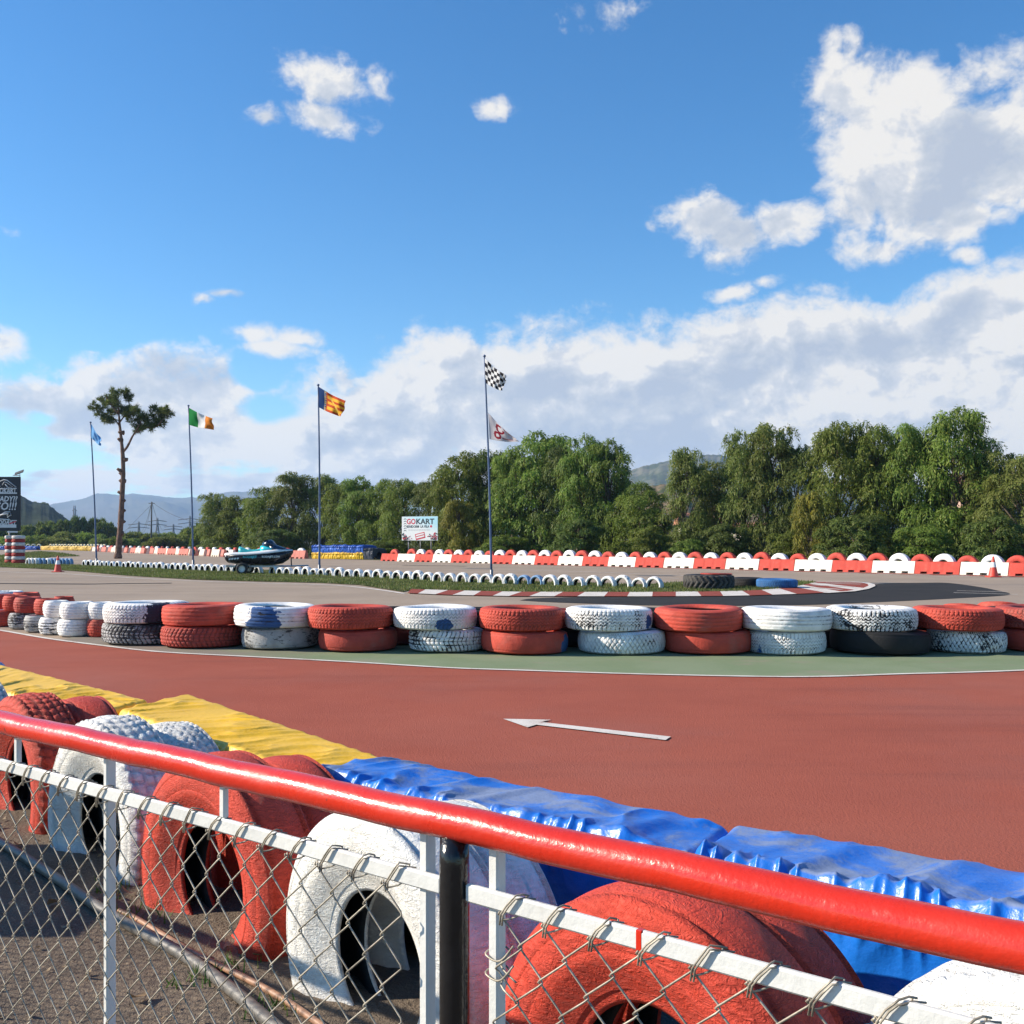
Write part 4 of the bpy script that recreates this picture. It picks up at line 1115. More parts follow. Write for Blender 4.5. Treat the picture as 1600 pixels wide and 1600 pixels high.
# calibrated so that one red block runs from 1434 to 1500 px
dirb = (line[1] - line[0]).normalized()
def s_px(px):
    k = (px - 800) / F; a = line[0]
    return (k * a.y - a.x) / (dirb.x - k * dirb.y)
s0 = (s_px(1434) + s_px(1500)) / 2
n0 = int(s0 / LB)
k = -n0
while True:
    s = s0 + k * LB
    if s > s_px(592): break
    p = line[0] + dirb * s
    red = k % 2 == 0
    o = link_mesh('track_barrier', bm['r' if red else 'w'], None, (p.x, p.y, 0.004), (0, 0, math.atan2(dirb.y, dirb.x) + rng.uniform(-.012, .012)))
    tag(o, ('red' if red else 'white') + ' plastic track barrier in the far row in front of the pepper trees', 'barrier', GB)
    k += 1
# tyres standing behind them, two to a block
M_ftw = painted_tyre('far_white_tyre_paint', (0.80, 0.79, 0.77), 0.05, dirt=0.1, bscale=15); M_ftr = painted_tyre('far_red_tyre_paint', (0.52, 0.065, 0.045), 0.08, dirt=0.15, bscale=15)
ftm = {c: tyre_mesh('tyre', tyre_arrays(0.54, 0.25, 0.30, 'rib', 56, 0.01, 3), m, True, 0.385) for c, m in (('r', M_ftr), ('w', M_ftw))}
angb = math.atan2(dirb.y, dirb.x)
back = Vector((-dirb.y, dirb.x)) * (1 if (-dirb.y) > 0 else -1)
if back.y < 0: back = -back
sT = s_px(1544.5)
k = -3
while True:
    s = sT + k * LB * 0.515
    if s > s_px(598): break
    p = line[0] + dirb * s + back * 0.34
    red = k % 2 != 0
    if k != 40:
        o = link_mesh('tyre', ftm['r' if red else 'w'], None, (p.x, p.y, 0.0), (0, rng.uniform(-.03, .03), angb + math.pi + rng.uniform(-.06, .06)))
        sc = rng.uniform(0.94, 1.04); o.scale = (sc, 1, sc)
        tag(o, ('red' if red else 'white') + ' tyre standing behind the far plastic barriers', 'tyre', 'tyres standing behind the far barriers')
    k += 1
# the paler run further left, blocks set askew with tyres between them
lineL = [Vector((-18.6, 89.5)), Vector((-27, 98)), Vector((-62, 152)), Vector((-64, 157))]
for i, (p, d) in enumerate(walk(lineL, 2.3)):
    c = 'pc'[i % 2]
    o = link_mesh('track_barrier', bm[c], None, (p.x, p.y, 0.004), (0, 0, math.atan2(d.y, d.x) + rng.uniform(-.35, .25)))
    o.scale = (1, 1, 1.25)
    tag(o, ('faded pink' if c == 'p' else 'weathered cream') + ' plastic track barrier in the crooked row left of the blue and yellow pile', 'barrier', 'weathered barriers at the left end of the track')
    nn = Vector((-d.y, d.x)); nn = nn if nn.y > 0 else -nn
    q = p + nn * 0.5 + d * 0.6
    o = link_mesh('tyre', ftm['rw'[(i + 1) % 2]], None, (q.x, q.y, 0.0), (0, 0, math.atan2(d.y, d.x) + math.pi + rng.uniform(-.3, .3)))
    tag(o, ('red' if (i + 1) % 2 == 0 else 'white') + ' tyre standing behind the crooked weathered barriers', 'tyre', 'tyres behind the weathered barriers')
# far yellow and blue cushions with dark tyre tops
M_fy = simple('far_yellow_vinyl', (0.52, 0.33, 0.05), 0.6, 0.3, 2); M_fb = simple('far_blue_vinyl', (0.03, 0.10, 0.42), 0.5, 0.3, 2)
M_fdk = painted_tyre('far_cream_tyre_paint', (0.62, 0.55, 0.38), 0.1)
fy = tyre_mesh('tyre', tyre_arrays(0.45, 0.25, 0.30, 'rib', 40, 0.01, 4), M_fdk, True, 0.62)
lineY = [Vector((-65.5, 163)), Vector((-82, 178))]; lineBl = [Vector((-82.6, 178.5)), Vector((-104, 184))]
def far_cushion(L, mat, seed):
    a = mat_cover('safety_mat', (-L / 2, -0.5), (-L / 2, 0.5), (L / 2, 0.5), (L / 2, -0.5), mat, seed, (0.9, 0.25, 0.6), 0.09, 0.04, zt=0.62, nu=40, bulge=0.08)
    return a
cy, cb_ = far_cushion(3.4, M_fy, 31), far_cushion(3.4, M_fb, 33)
for ln, me, nm in ((lineY, cy, 'yellow'), (lineBl, cb_, 'blue')):
    for i, (p, d) in enumerate(walk(ln, 3.5, 1.7)):
        a = math.atan2(d.y, d.x)
        tag(link_mesh('safety_mat', me, None, (p.x, p.y, 0), (0, 0, a + math.pi)), f'{nm} vinyl cushion in the row far left under the dark bushes', 'safety mat', f'{nm} cushions at the far left of the track')
        nn = Vector((-d.y, d.x)); nn = nn if nn.y > 0 else -nn
        for q in (-1.1, 0, 1.1):
            r = p + nn * 0.85 + d * q
            tag(link_mesh('tyre', fy, None, (r.x, r.y, 0), (0, 0, a + math.pi + rng.uniform(-.3, .3))), f'pale tyre behind the far {nm} cushions', 'tyre', f'pale tyres behind the far {nm} cushions')
# blue over yellow stack of cushions
pY = 85.0
xa, xb = (476 - 800) / F * pY, (577 - 800) / F * pY
M_py = vinyl('pile_yellow_vinyl', (0.78, 0.48, 0.03), (0.6, 0.45, 0.15), 0.5, 0.4); M_pb = vinyl('pile_blue_vinyl', (0.015, 0.10, 0.46), (0.1, 0.16, 0.36), 0.45, 0.4)
M_pdk = simple('dark_tarpaulin', (0.035, 0.045, 0.07), 0.6, 0.3, 3)
def pile(x0, x1, zt, mat, seed, z0):
    me = mat_cover('safety_mat', (x0, pY + (xb - x0) * 0.6), (x0 + 0.9, pY + (xb - x0) * 0.6 + 1.2), (x1 + 0.9, pY + (xb - x1) * 0.6 + 1.2), (x1, pY + (xb - x1) * 0.6), mat, seed, (0.5, 0.16, 1.3), 0.07, 0.05, zt=zt, nu=120, bulge=0.06)
    return link_mesh('safety_mat', me, None, (0, 0, z0))
tag(pile(xa, xa + 2.5, 0.52, M_py, 41, 0.0), 'yellow cushion at the left, lowest in the blue and yellow pile', 'safety mat', 'blue and yellow cushion pile')
tag(pile(xa + 2.52, xb - 0.55, 0.52, M_py, 42, 0.0), 'yellow cushion at the right, lowest in the blue and yellow pile', 'safety mat', 'blue and yellow cushion pile')
tag(pile(xa, xa + 2.6, 0.60, M_pb, 43, 0.51), 'blue cushion lying on top of the left yellow one', 'safety mat', 'blue and yellow cushion pile')
tag(pile(xa + 2.62, xb - 0.5, 0.60, M_pb, 44, 0.51), 'blue cushion lying on top of the right yellow one', 'safety mat', 'blue and yellow cushion pile')
tag(pile(xb - 0.48, xb + 0.35, 0.9, M_pdk, 45, 0.0), 'dark covered bundle at the right end of the blue and yellow pile', 'bundle')

# ------------------------------------------------------------------ lettering
def text_mesh(name, s, size, mat, depth=0.004, bold=0.0, shear=0.0, xs=1.0, width=None):
    cu = bpy.data.curves.new(name, 'FONT'); cu.body = s; cu.size = size; cu.align_x = 'CENTER'; cu.align_y = 'CENTER'
    cu.extrude = depth; cu.offset = bold; cu.shear = shear; cu.resolution_u = 2
    o = bpy.data.objects.new(name, cu); COL.objects.link(o)
    dg = bpy.context.evaluated_depsgraph_get()
    me = bpy.data.meshes.new_from_object(o.evaluated_get(dg)); me.name = name
    bpy.data.objects.remove(o); bpy.data.curves.remove(cu)
    if width:
        xx = [v.co.x for v in me.vertices]; xs = width / (max(xx) - min(xx)); me.transform(Matrix.Translation((-(max(xx) + min(xx)) / 2, 0, 0)))
    me.transform(Matrix.Diagonal((xs, 1, 1, 1)))
    me.materials.clear(); me.materials.append(mat); return me
def flat(name, col, rough=0.55): return simple(name, col, rough, 0.06, 3)
M_ink = flat('dark_ink', (0.025, 0.045, 0.06)); M_inkred = flat('red_ink', (0.55, 0.03, 0.06)); M_paper = flat('white_print', (0.76, 0.78, 0.78)); M_board = flat('black_board', (0.010, 0.013, 0.022))
M_cyan = flat('pale_cyan_print', (0.50, 0.72, 0.80)); M_grey = flat('grey_print', (0.35, 0.36, 0.38)); M_silver = flat('silver_print', (0.62, 0.62, 0.64)); M_steel = simple('grey_steel', (0.22, 0.22, 0.23), 0.45, 0.15, 6, metal=0.4)
UP = (math.pi / 2, 0, 0)
def put(name, me, parent, x, y, z, rz=0.0, tilt=0.0):
    o = link_mesh(name, me, parent, (x, y, z)); o.rotation_euler = (math.pi / 2, tilt, rz); return o

# GOKART billboard
bb = AT(656, 860, 84.0)
B = tag(empty('billboard', (bb.x, 84.0, 0), -0.42), 'white GOKART billboard on three thin posts in front of the trees', 'billboard')
zb, zt_ = H + (HOR - 844.5) * 84 / F, H + (HOR - 807) * 84 / F; bw = 3.36; hb = zt_ - zb; zc = (zb + zt_) / 2
mb = MB().box((0, 0, zc), (bw, 0.05, hb), bev=0.006); mb.build('panel', M_paper, B)
for x in (-1.1, 0.02, 1.02): MB().tube([(x, 0.06, 0), (x, 0.06, zb + 0.3)], 0.035, 8).build('post', M_steel, B, True)
Mg, t, b = new_mat('cyan_to_white_print')
tcn = t.nodes.new('ShaderNodeTexCoord'); sp = t.nodes.new('ShaderNodeSeparateXYZ'); t.links.new(tcn.outputs['Object'], sp.inputs[0])
gg = (NS(t, sp.outputs[0]) * 0.35 + NS(t, sp.outputs[2]) * 0.9)
setc(t, b, mixc(t, gg.step(-0.1, 1.0), (0.76, 0.78, 0.78), (0.40, 0.70, 0.82))); b.inputs['Roughness'].default_value = 0.5
MB().box((0, -0.029, 0), (bw - 0.02, 0.006, hb - 0.02)).build('print', Mg, B, loc=(0, 0, zc))
put('lettering', text_mesh('lettering', 'GO', 0.62, M_inkred, 0.004, 0.016, width=0.84), B, -0.80, -0.036, zc + 0.55)
put('lettering', text_mesh('lettering', 'KART', 0.62, M_ink, 0.004, 0.016, width=1.68), B, 0.52, -0.036, zc + 0.55)
put('lettering', text_mesh('lettering', 'BENIDORM  LA VILA', 0.30, M_ink, 0.004, 0.004, width=2.1), B, -0.17, -0.036, zc + 0.15)
MB().lathe([(0.001, -0.003), (0.10, -0.003), (0.10, 0.003), (0.001, 0.003)], 20, M=Matrix.Rotation(math.pi / 2, 3, 'X')).build('badge', M_inkred, B, loc=(1.06, -0.036, zc + 0.17))
mbx = MB()
for i in range(34): mbx.box((-1.1 + i * 0.062, 0, 0), (0.035 if i % 4 else 0.01, 0.004, 0.05))
mbx.build('small_print', M_grey, B, loc=(0, -0.036, zc - 0.12))
mbx = MB()
for i in range(6):
    z = zc + 0.78 - i * 0.19
    mbx.box((-1.43, -0.036, z), (0.16, 0.004, 0.045), rot=Matrix.Rotation(-0.6, 3, 'Y').to_quaternion()); mbx.box((-1.31, -0.036, z), (0.16, 0.004, 0.045), rot=Matrix.Rotation(0.6, 3, 'Y').to_quaternion())
mbx.build('chevron_strip', M_ink, B)
# tilted red notice with pale lines, and loose kart-coloured shapes in the lower corners
rq = Matrix.Rotation(-0.22, 3, 'Y').to_quaternion()
MB().box((0.05, -0.035, zc - 0.62), (0.90, 0.005, 0.50), rot=rq).build('notice', M_inkred, B)
mbx = MB()
for k, (w_, dz) in enumerate(((0.76, 0.12), (0.76, -0.07))): mbx.box((0.05 - dz * 0.2, -0.040, zc - 0.62 + dz), (w_, 0.004, 0.12), rot=rq)
mbx.build('notice_line', M_paper, B)
mk, mr = MB(), MB()
g2 = random.Random(4)
for side in (-1, 1):
    for i in range(46):
        x = side * (bw / 2 - 0.08 - abs(g2.gauss(0, 0.33))); z = zc - hb / 2 + 0.07 + abs(g2.gauss(0, 0.20 if side < 0 else 0.24))
        if abs(x) > bw / 2 - 0.07 or abs(x) < 0.55: continue
        (mk if g2.random() < 0.6 else mr).box((x, -0.034 - 0.0007 * i, z), (g2.uniform(.05, .17), 0.004, g2.uniform(.03, .10)), rot=Matrix.Rotation(g2.uniform(-.9, .9), 3, 'Y').to_quaternion())
mk.build('kart_picture', M_ink, B); mr.build('kart_picture', M_inkred, B)

# ------------------------------------------------------------------ black sign on striped tyre columns, far left
Yt = 70.0
def AX_(px): return (px - 800) / F * Yt
def AZ_(py): return H + (HOR - py) * Yt / F
M_cr = painted_tyre('column_red_paint', (0.36, 0.035, 0.03), 0.05, dirt=0.1, bscale=12); M_cw = painted_tyre('column_white_paint', (0.66, 0.62, 0.60), 0.03, dirt=0.1, bscale=12)
colm = {}
for c, m in (('r', M_cr), ('w', M_cw)): colm[c] = tyre_mesh('tyre', tyre_arrays(0.43, 0.22, 0.236, 'rib', 48, 0.006, 2), m)
for px, ytop, name in ((12.5, 0, 'left'), (29, 1, 'right')):
    for i in range(8):
        c = 'rw'[(i + (0 if px > 20 else 0)) % 2]
        o = link_mesh('tyre', colm[c], None, (AX_(px) + rng.uniform(-.015, .015), Yt + (0.5 if px < 20 else 0.0), 0.02 + i * 0.236), (0, 0, i))
        tag(o, ('red' if c == 'r' else 'white') + f' tyre in the {name} striped column under the black sign', 'tyre', f'striped tyre column, {name} one under the black sign')
SB = tag(empty('sign_board', (AX_(4), Yt, 0)), 'black go kart sign board with white lettering above the striped tyre columns', 'sign')
bx0, bx1, bz0, bz1 = AX_(-24) - AX_(4), AX_(32) - AX_(4), AZ_(829.5), AZ_(745)
MB().box(((bx0 + bx1) / 2, 0, (bz0 + bz1) / 2), (bx1 - bx0, 0.12, bz1 - bz0), bev=0.01).build('panel', M_board, SB)
for x in (AX_(12.5) - AX_(4), AX_(-6) - AX_(4)): MB().tube([(x, 0.5 if x > 0 else 0, 0.05), (x, 0.12, bz0 + 0.4)], 0.05, 8).build('post', M_steel, SB, True)
MB().box((AX_(20) - AX_(4), -0.04, AZ_(831)), (AX_(28) - AX_(12), 0.10, 0.10)).build('foot_bar', M_silver, SB)
xm = AX_(4.5) - AX_(4)
fy_ = -0.066
put('lettering', text_mesh('lettering', 'GOKART', 0.50, M_silver, 0.004, 0.014, 0.15, width=1.42), SB, AX_(10.5) - AX_(4), fy_, AZ_(767))
MB().box((xm + 0.05, fy_, AZ_(770.6)), (1.9, 0.006, 0.09)).build('underline', M_silver, SB)
put('lettering', text_mesh('lettering', 'READY??', 0.50, M_silver, 0.004, 0.014, 0.2, width=1.74), SB, AX_(8.5) - AX_(4), fy_, AZ_(780))
put('lettering', text_mesh('lettering', 'GO!!!', 0.74, M_silver, 0.004, 0.014, 0.2, width=1.56), SB, AX_(9) - AX_(4), fy_, AZ_(791.5))
put('lettering', text_mesh('lettering', 'RODAJET', 0.40, M_silver, 0.004, 0.016, 0.25, width=1.5), SB, AX_(10) - AX_(4), fy_, AZ_(816.5))
MB().box((xm, fy_, AZ_(822)), (1.9, 0.006, 0.22)).build('underline', M_silver, SB)
MB().box((xm + 0.7, fy_ - 0.006, AZ_(816.5)), (0.5, 0.006, 0.08), rot=Matrix.Rotation(-0.35, 3, 'Y').to_quaternion()).build('red_flash', M_inkred, SB)
# kart emblem: a helmeted wedge outline, and a jet outline, as bent strips
def strip(name, pts, r, mat, parent): MB().tube([(a_ , fy_, z_) for a_, z_ in pts], r, 6).build(name, mat, parent, True)
zk = AZ_(757)
strip('kart_emblem', [(-0.75, zk - .30), (-0.35, zk + .12), (0.12, zk + .32), (0.35, zk + .28), (0.95, zk - .18), (0.85, zk - .30), (-0.75, zk - .30)], 0.035, M_silver, SB)
strip('kart_emblem', [(0.0, zk - .05), (0.15, zk + .18), (0.3, zk + .14), (0.74, zk - .18), (0.4, zk - .2), (0.2, zk + .02)], 0.030, M_silver, SB)
strip('kart_emblem', [(-0.5, zk - .2), (-0.3, zk), (-0.12, zk - .12), (-0.3, zk - .24)], 0.035, M_silver, SB)
zj = AZ_(806)
strip('jet_emblem', [(-0.8, zj - .25), (-0.2, zj - .02), (0.2, zj + .25), (0.55, zj + .28), (0.62, zj + .05), (0.35, zj - .08), (0.6, zj - .28), (-0.1, zj - .22), (-0.8, zj - .25)], 0.04, M_silver, SB)
strip('jet_emblem', [(-0.15, zj + .05), (0.2, zj + .12), (0.42, zj + .16), (0.35, zj + .02)], 0.05, M_silver, SB)
SL = tag(empty('solar_lamp', (AX_(30), Yt, bz1)), 'small solar lamp tilted on top of the black sign board', 'lamp')
MB().box((0.0, 0, 0.30), (0.62, 0.05, 0.30), rot=(Matrix.Rotation(-0.35, 3, 'Y') @ Matrix.Rotation(-0.9, 3, 'X')).to_quaternion()).build('solar_panel', M_board, SL)
MB().tube([(0.05, 0, 0), (0.05, 0, 0.28)], 0.03, 8).build('bracket', M_silver, SL)
MB().box((-0.15, -0.1, 0.09), (0.42, 0.18, 0.06), bev=0.01).build('lamp_head', M_silver, SL)

# ------------------------------------------------------------------ flags and poles
M_pole = simple('blue_grey_pole_paint', (0.06, 0.10, 0.20), 0.45, 0.2, 3)
def mast(base, top, Y, r, label):
    a = G(*base); a = Vector(((base[0] - 800) / F * Y, Y, 0)); c = AT(top[0], top[1], Y)
    o = tag(empty('flag_pole', a), label, 'flag pole')
    d = c - a
    pts = [d * (i / 10) + Vector((math.sin(i / 10 * math.pi) * 0.03 * d.z / 8, 0, 0)) for i in range(11)]
    MB().tube(pts, [r * 0.85 * (1.15 - 0.4 * i / 10) for i in range(11)], 10).build('shaft', M_pole, o, True)
    MB().lathe([(0.001, 0.10), (r * 1.0, 0.07), (r * 1.3, 0.03), (r * 0.8, 0.0)], 10, c=d).build('finial', M_pole, o, True)
    MB().lathe([(r * 2.2, 0), (r * 2.2, 0.05), (r * 1.3, 0.10), (r * 1.3, 0.45), (r, 0.47)], 10).build('socket', M_steel, o, True)
    return a, c
def flag(corners, Y, colour, mats, label, seed, nu=44, nv=30, wav=0.10, rag=0.0, tail=None):
    """corners in the photo: hoist top, hoist bottom, fly bottom, fly top"""
    ht, hb_ = (AT(a, c, Y) for a, c in corners[:2])
    dy = abs(corners[3][0] - corners[0][0]) / F * Y * (0.45 if seed == 5 else 0.8)   # the fly swings towards the viewer
    fb_, ft = (AT(a, c, Y - dy) for a, c in corners[2:])
    P = np.zeros((nu + 1, nv + 1, 3))
    for i in range(nu + 1):
        u = i / nu
        for j in range(nv + 1):
            v = j / nv
            p = ht.lerp(hb_, v).lerp(ft.lerp(fb_, v), u)
            off = wav * math.sin(u * 9 + v * 3.2 + seed) * u ** 0.6 + wav * 0.5 * math.sin(u * 17 - v * 6 + seed * 2) * u
            sag = -0.05 * math.sin(u * math.pi) * (ht - hb_).length * (1 if v < .5 else 1)
            p = p + Vector((wav * 0.25 * math.sin(v * 9 + seed) * u, off - 0.02, sag))
            if rag and u > 0.92: p = p + (ht.lerp(hb_, v) - p) * rag * vnoise(np.array([v * 9]), np.array([seed]))[0] * (u - 0.92) * 12 / 5
            P[i, j] = p
    mi = [colour((i + 0.5) / nu, (j + 0.5) / nv) for i in range(nu) for j in range(nv)]
    me = grid_mesh('flag', P, mats, smooth=True, mi=mi)
    o = link_mesh('flag', me)
    sm = o.modifiers.new('thickness', 'SOLIDIFY'); sm.thickness = 0.004
    return tag(o, label, 'flag')
def cloth(name, col):
    m, t, b = new_mat(name)
    b.inputs['Base Color'].default_value = col + (1,); b.inputs['Roughness'].default_value = 0.8; b.inputs['Specular IOR Level'].default_value = 0.2
    tr = t.nodes.new('ShaderNodeBsdfTranslucent'); tr.inputs['Color'].default_value = col + (1,)
    mx = t.nodes.new('ShaderNodeMixShader'); mx.inputs[0].default_value = 0.5
    t.links.new(b.outputs[0], mx.inputs[1]); t.links.new(tr.outputs[0], mx.inputs[2]); t.links.new(mx.outputs[0], t.nodes['Material Output'].inputs['Surface'])
    return m
K_green, K_white, K_orange = cloth('green_cloth', (0.01, 0.26, 0.06)), cloth('white_cloth', (0.78, 0.78, 0.78)), cloth('orange_cloth', (0.72, 0.28, 0.04))
K_sky, K_navy, K_yel, K_redc, K_black, K_maroon = cloth('sky_blue_cloth', (0.22, 0.50, 0.80)), cloth('navy_cloth', (0.012, 0.055, 0.20)), cloth('yellow_cloth', (0.90, 0.52, 0.05)), cloth('red_cloth', (0.60, 0.10, 0.03)), cloth('black_cloth', (0.02, 0.02, 0.03)), cloth('maroon_cloth', (0.32, 0.02, 0.045))
mast((151, 884), (141.5, 661), 62.0, 0.055, 'leaning flag pole with the sky blue flag beside the bare pine')
mast((302, 888), (294.5, 635), 57.0, 0.055, 'flag pole with the green, white and orange flag')
mast((499, 898), (497.2, 603), 45.5, 0.05, 'upright flag pole with the red and yellow striped flag')
mast((768, 910), (757, 558), 37.5, 0.045, 'tall leaning flag pole carrying the checkered flag and a white flag')
flag([(142.2, 662), (143.2, 684), (158, 697), (160, 689)], 62.0, lambda u, v: 1 if (0.35 < u < 0.6 and 0.35 < v < 0.75) else 0, [K_sky, cloth('pale_blue_cloth', (0.35, 0.55, 0.8))], 'small sky blue flag hanging limp on the leftmost pole', 1, wav=0.12, rag=0.5)
flag([(295, 637), (296, 664), (334, 671), (332, 654)], 57.0, lambda u, v: 0 if u < 0.36 else (1 if u < 0.68 else 2), [K_green, K_white, K_orange], 'green, white and orange tricolour flag', 2, wav=0.13)
def valencia(u, v):
    if u < 0.22: return 0
    if u < 0.30: return 0 if ((v * 9) % 1 < 0.4 and u > 0.25) else (4 if (v * 14) % 1 < 0.6 else 3)
    if u < 0.34: return 1
    return 1 if int(v * 7.0) % 2 == 0 else 2
flag([(498.3, 604.5), (498.8, 636.5), (533, 650.5), (541, 627)], 45.5, lambda u, v: (3 if abs(v - (0.05 + 0.95 * max(0, (u - .35) / .6))) < 0.06 and u > .4 else valencia(u, v)), [K_navy, K_redc, K_yel, cloth('gold_cloth', (0.85, 0.6, 0.12)), cloth('grey_cloth', (0.3, 0.36, 0.42))], 'yellow and red striped flag with a blue hoist', 3, wav=0.11)  # diagonal gold band puts a bright fold into the cloth colour
flag([(757.5, 560), (758.5, 598), (786, 611), (793, 588)], 37.5, lambda u, v: (int(u * 7) + int(v * 6)) % 2, [K_white, K_black], 'black and white checkered flag at the top of the tallest pole', 4, wav=0.09, rag=0.5)
def logo(u, v):
    a = math.hypot((u - 0.42) / 0.16, (v - 0.33) / 0.26); c = math.hypot((u - 0.30) / 0.13, (v - 0.72) / 0.2)
    if 0.55 < a < 1 and not (u > 0.47 and v < .3): return 1
    if 0.45 < c < 1: return 1
    if 0.45 < u < 0.85 and abs(v - 0.80) < 0.05: return 2
    if 0.58 < u < 0.92 and abs(v - 0.12 - 0.1 * (u > .7)) < 0.07 and (u * 22) % 1 < 0.6: return 1
    return 0
flag([(763, 645), (765, 686), (811, 690), (803, 683)], 37.5, logo, [cloth('grey_pink_cloth', (0.68, 0.64, 0.66)), K_maroon, K_grey if False else cloth('pinkish_cloth', (0.5, 0.25, 0.25))], 'greyish white flag with dark red lettering lower on the tallest pole', 5, wav=0.06)

# ------------------------------------------------------------------ jet ski on its trailer
JY = 47.0
jx = (406.5 - 800) / F * JY; js = 103 / F * JY / 3.2
M_hull = simple('black_gelcoat', (0.012, 0.013, 0.02), 0.25, 0.2, 3); M_deck = simple('white_gelcoat', (0.78, 0.76, 0.74), 0.3, 0.05, 3); M_teal = simple('teal_cover', (0.03, 0.38, 0.40), 0.45, 0.15, 4); M_cyanp = simple('cyan_cowl', (0.03, 0.50, 0.60), 0.25, 0.15, 4); M_navyp = simple('navy_cowl', (0.012, 0.035, 0.075), 0.25, 0.2, 4)
M_tyreblk = simple('black_rubber', (0.02, 0.02, 0.021), 0.75, 0.2, 8); M_alu = simple('galvanised_steel', (0.42, 0.42, 0.42), 0.4, 0.15, 8, metal=0.5)
J = tag(empty('jet_ski', (jx, JY, 0)), 'black and teal jet ski sitting on a trailer on the grass', 'jet ski')
J.scale = (js, js, js)
zk0 = 0.42                                             # keel height on the trailer
def sect(x, w, zk, zc, zd, deck):
    """half breadth w, keel zk, chine zc, gunwale zd"""
    P = [(x, 0, zk), (x, -w * 0.55, zk + (zc - zk) * 0.35), (x, -w * 0.92, zc), (x, -w, zc + (zd - zc) * 0.5), (x, -w * 0.98, zd)]
    return P + [(x, 0, zd + deck)] + [(p[0], -p[1], p[2]) for p in reversed(P[1:])]
hx = [(-1.58, .50, .62, .72, .93, 0), (-1.5, .54, .54, .66, .93, 0), (-1.0, .57, .47, .60, .93, 0), (-.4, .58, .44, .58, .94, 0), (.2, .58, .43, .58, .97, 0), (.7, .53, .44, .62, 1.02, 0), (1.1, .42, .52, .72, 1.07, 0), (1.4, .24, .72, .88, 1.12, 0), (1.6, .05, 1.02, 1.06, 1.15, 0)]
MB().loft([sect(*h) for h in hx]).build('hull', M_hull, J, True)
def dsect(x, w, z0, z1, wt, zt2):
    return [(x, -w, z0), (x, -w * 1.01, z1), (x, -wt, zt2), (x, 0, zt2 + 0.02), (x, wt, zt2), (x, w * 1.01, z1), (x, w, z0)]
dx_ = [(-1.60, .49, .90, .98, .38, 1.02), (-1.2, .56, .91, 1.0, .42, 1.04), (-.6, .58, .92, 1.0, .40, 1.06), (0, .58, .94, 1.03, .36, 1.12), (.5, .55, .98, 1.08, .36, 1.18), (.9, .46, 1.03, 1.13, .32, 1.22), (1.25, .32, 1.08, 1.16, .2, 1.2), (1.58, .05, 1.13, 1.16, .03, 1.17)]
MB().loft([dsect(*d) for d in dx_]).build('deck', M_deck, J, True)
def hump(name, L, mat):
    MB().loft([[(x, -w, z0), (x, -w * .95, z0 + (z1 - z0) * .6), (x, -w * .6, z1), (x, 0, z1 + .02), (x, w * .6, z1), (x, w * .95, z0 + (z1 - z0) * .6), (x, w, z0)] for x, w, z0, z1 in L]).build(name, mat, J, True)
hump('seat', [(-1.0, .22, 1.0, 1.32), (-.85, .26, 1.0, 1.28), (-.6, .27, 1.0, 1.18), (-.25, .26, 1.0, 1.17), (0.0, .22, 1.02, 1.24), (.12, .18, 1.05, 1.3)], M_teal)
hump('cowl', [(.05, .26, 1.08, 1.36), (.3, .36, 1.10, 1.40), (.6, .38, 1.14, 1.36), (.8, .34, 1.16, 1.28)], M_cyanp)
hump('bow_cover', [(.55, .37, 1.16, 1.46), (.8, .36, 1.17, 1.40), (1.15, .26, 1.18, 1.27), (1.45, .10, 1.17, 1.19)], M_navyp)
hump('steering_cover', [(.12, .14, 1.36, 1.50), (.35, .34, 1.38, 1.62), (.52, .36, 1.40, 1.66), (.62, .30, 1.38, 1.60), (.75, .24, 1.36, 1.46)], M_navyp)
MB().tube([(.28, -.42, 1.56), (.42, -.2, 1.64), (.42, .2, 1.64), (.28, .42, 1.56)], 0.025, 8).build('handlebar', M_hull, J, True)
MB().tube([(-1.5, -.60, .90), (-.4, -.625, .92), (.6, -.58, 1.0), (1.3, -.33, 1.1)], 0.022, 6).build('rubbing_strip', M_hull, J, True)
put('decal', text_mesh('decal', 'RODAJET.COM', 0.13, M_paper, 0.003, 0.003), J, 0.66, -0.585, 0.85)
put('decal', text_mesh('decal', 'RODAJET', 0.16, M_cyanp, 0.003, 0.004), J, -0.35, -0.605, 0.84)
mbx = MB()
for i in range(4): mbx.box((-1.32 + i * .13, -.585, .74 + i * .01), (.10, .006, .07), rot=Matrix.Rotation(-.5, 3, 'Y').to_quaternion())
mbx.build('stripe_decal', M_paper, J)
TR = tag(empty('boat_trailer', (jx, JY, 0)), 'galvanised two wheel trailer under the jet ski', 'trailer'); TR.scale = (js, js, js)
fr = MB()
for sy in (-.38, .38): fr.box((-.2, sy, .385), (2.5, .07, .09), bev=.01)
for x in (-1.3, -.4, .6): fr.box((x, 0, .385), (.07, .69, .08), bev=.01)
fr.tube([(1.04, -.38, .385), (1.75, 0, .40), (1.04, .38, .385)], .035, 8); fr.tube([(1.6, 0, .40), (2.35, 0, .42)], .035, 8)
fr.build('frame', M_alu, TR)
MB().tube([(1.52, 0, .40), (1.50, 0, .82), (1.38, 0, .95)], .03, 8).build('winch_post', M_tyreblk, TR)
MB().tube([(2.0, .1, .42), (2.02, .1, .04)], .025, 8).build('jockey_leg', M_tyreblk, TR)
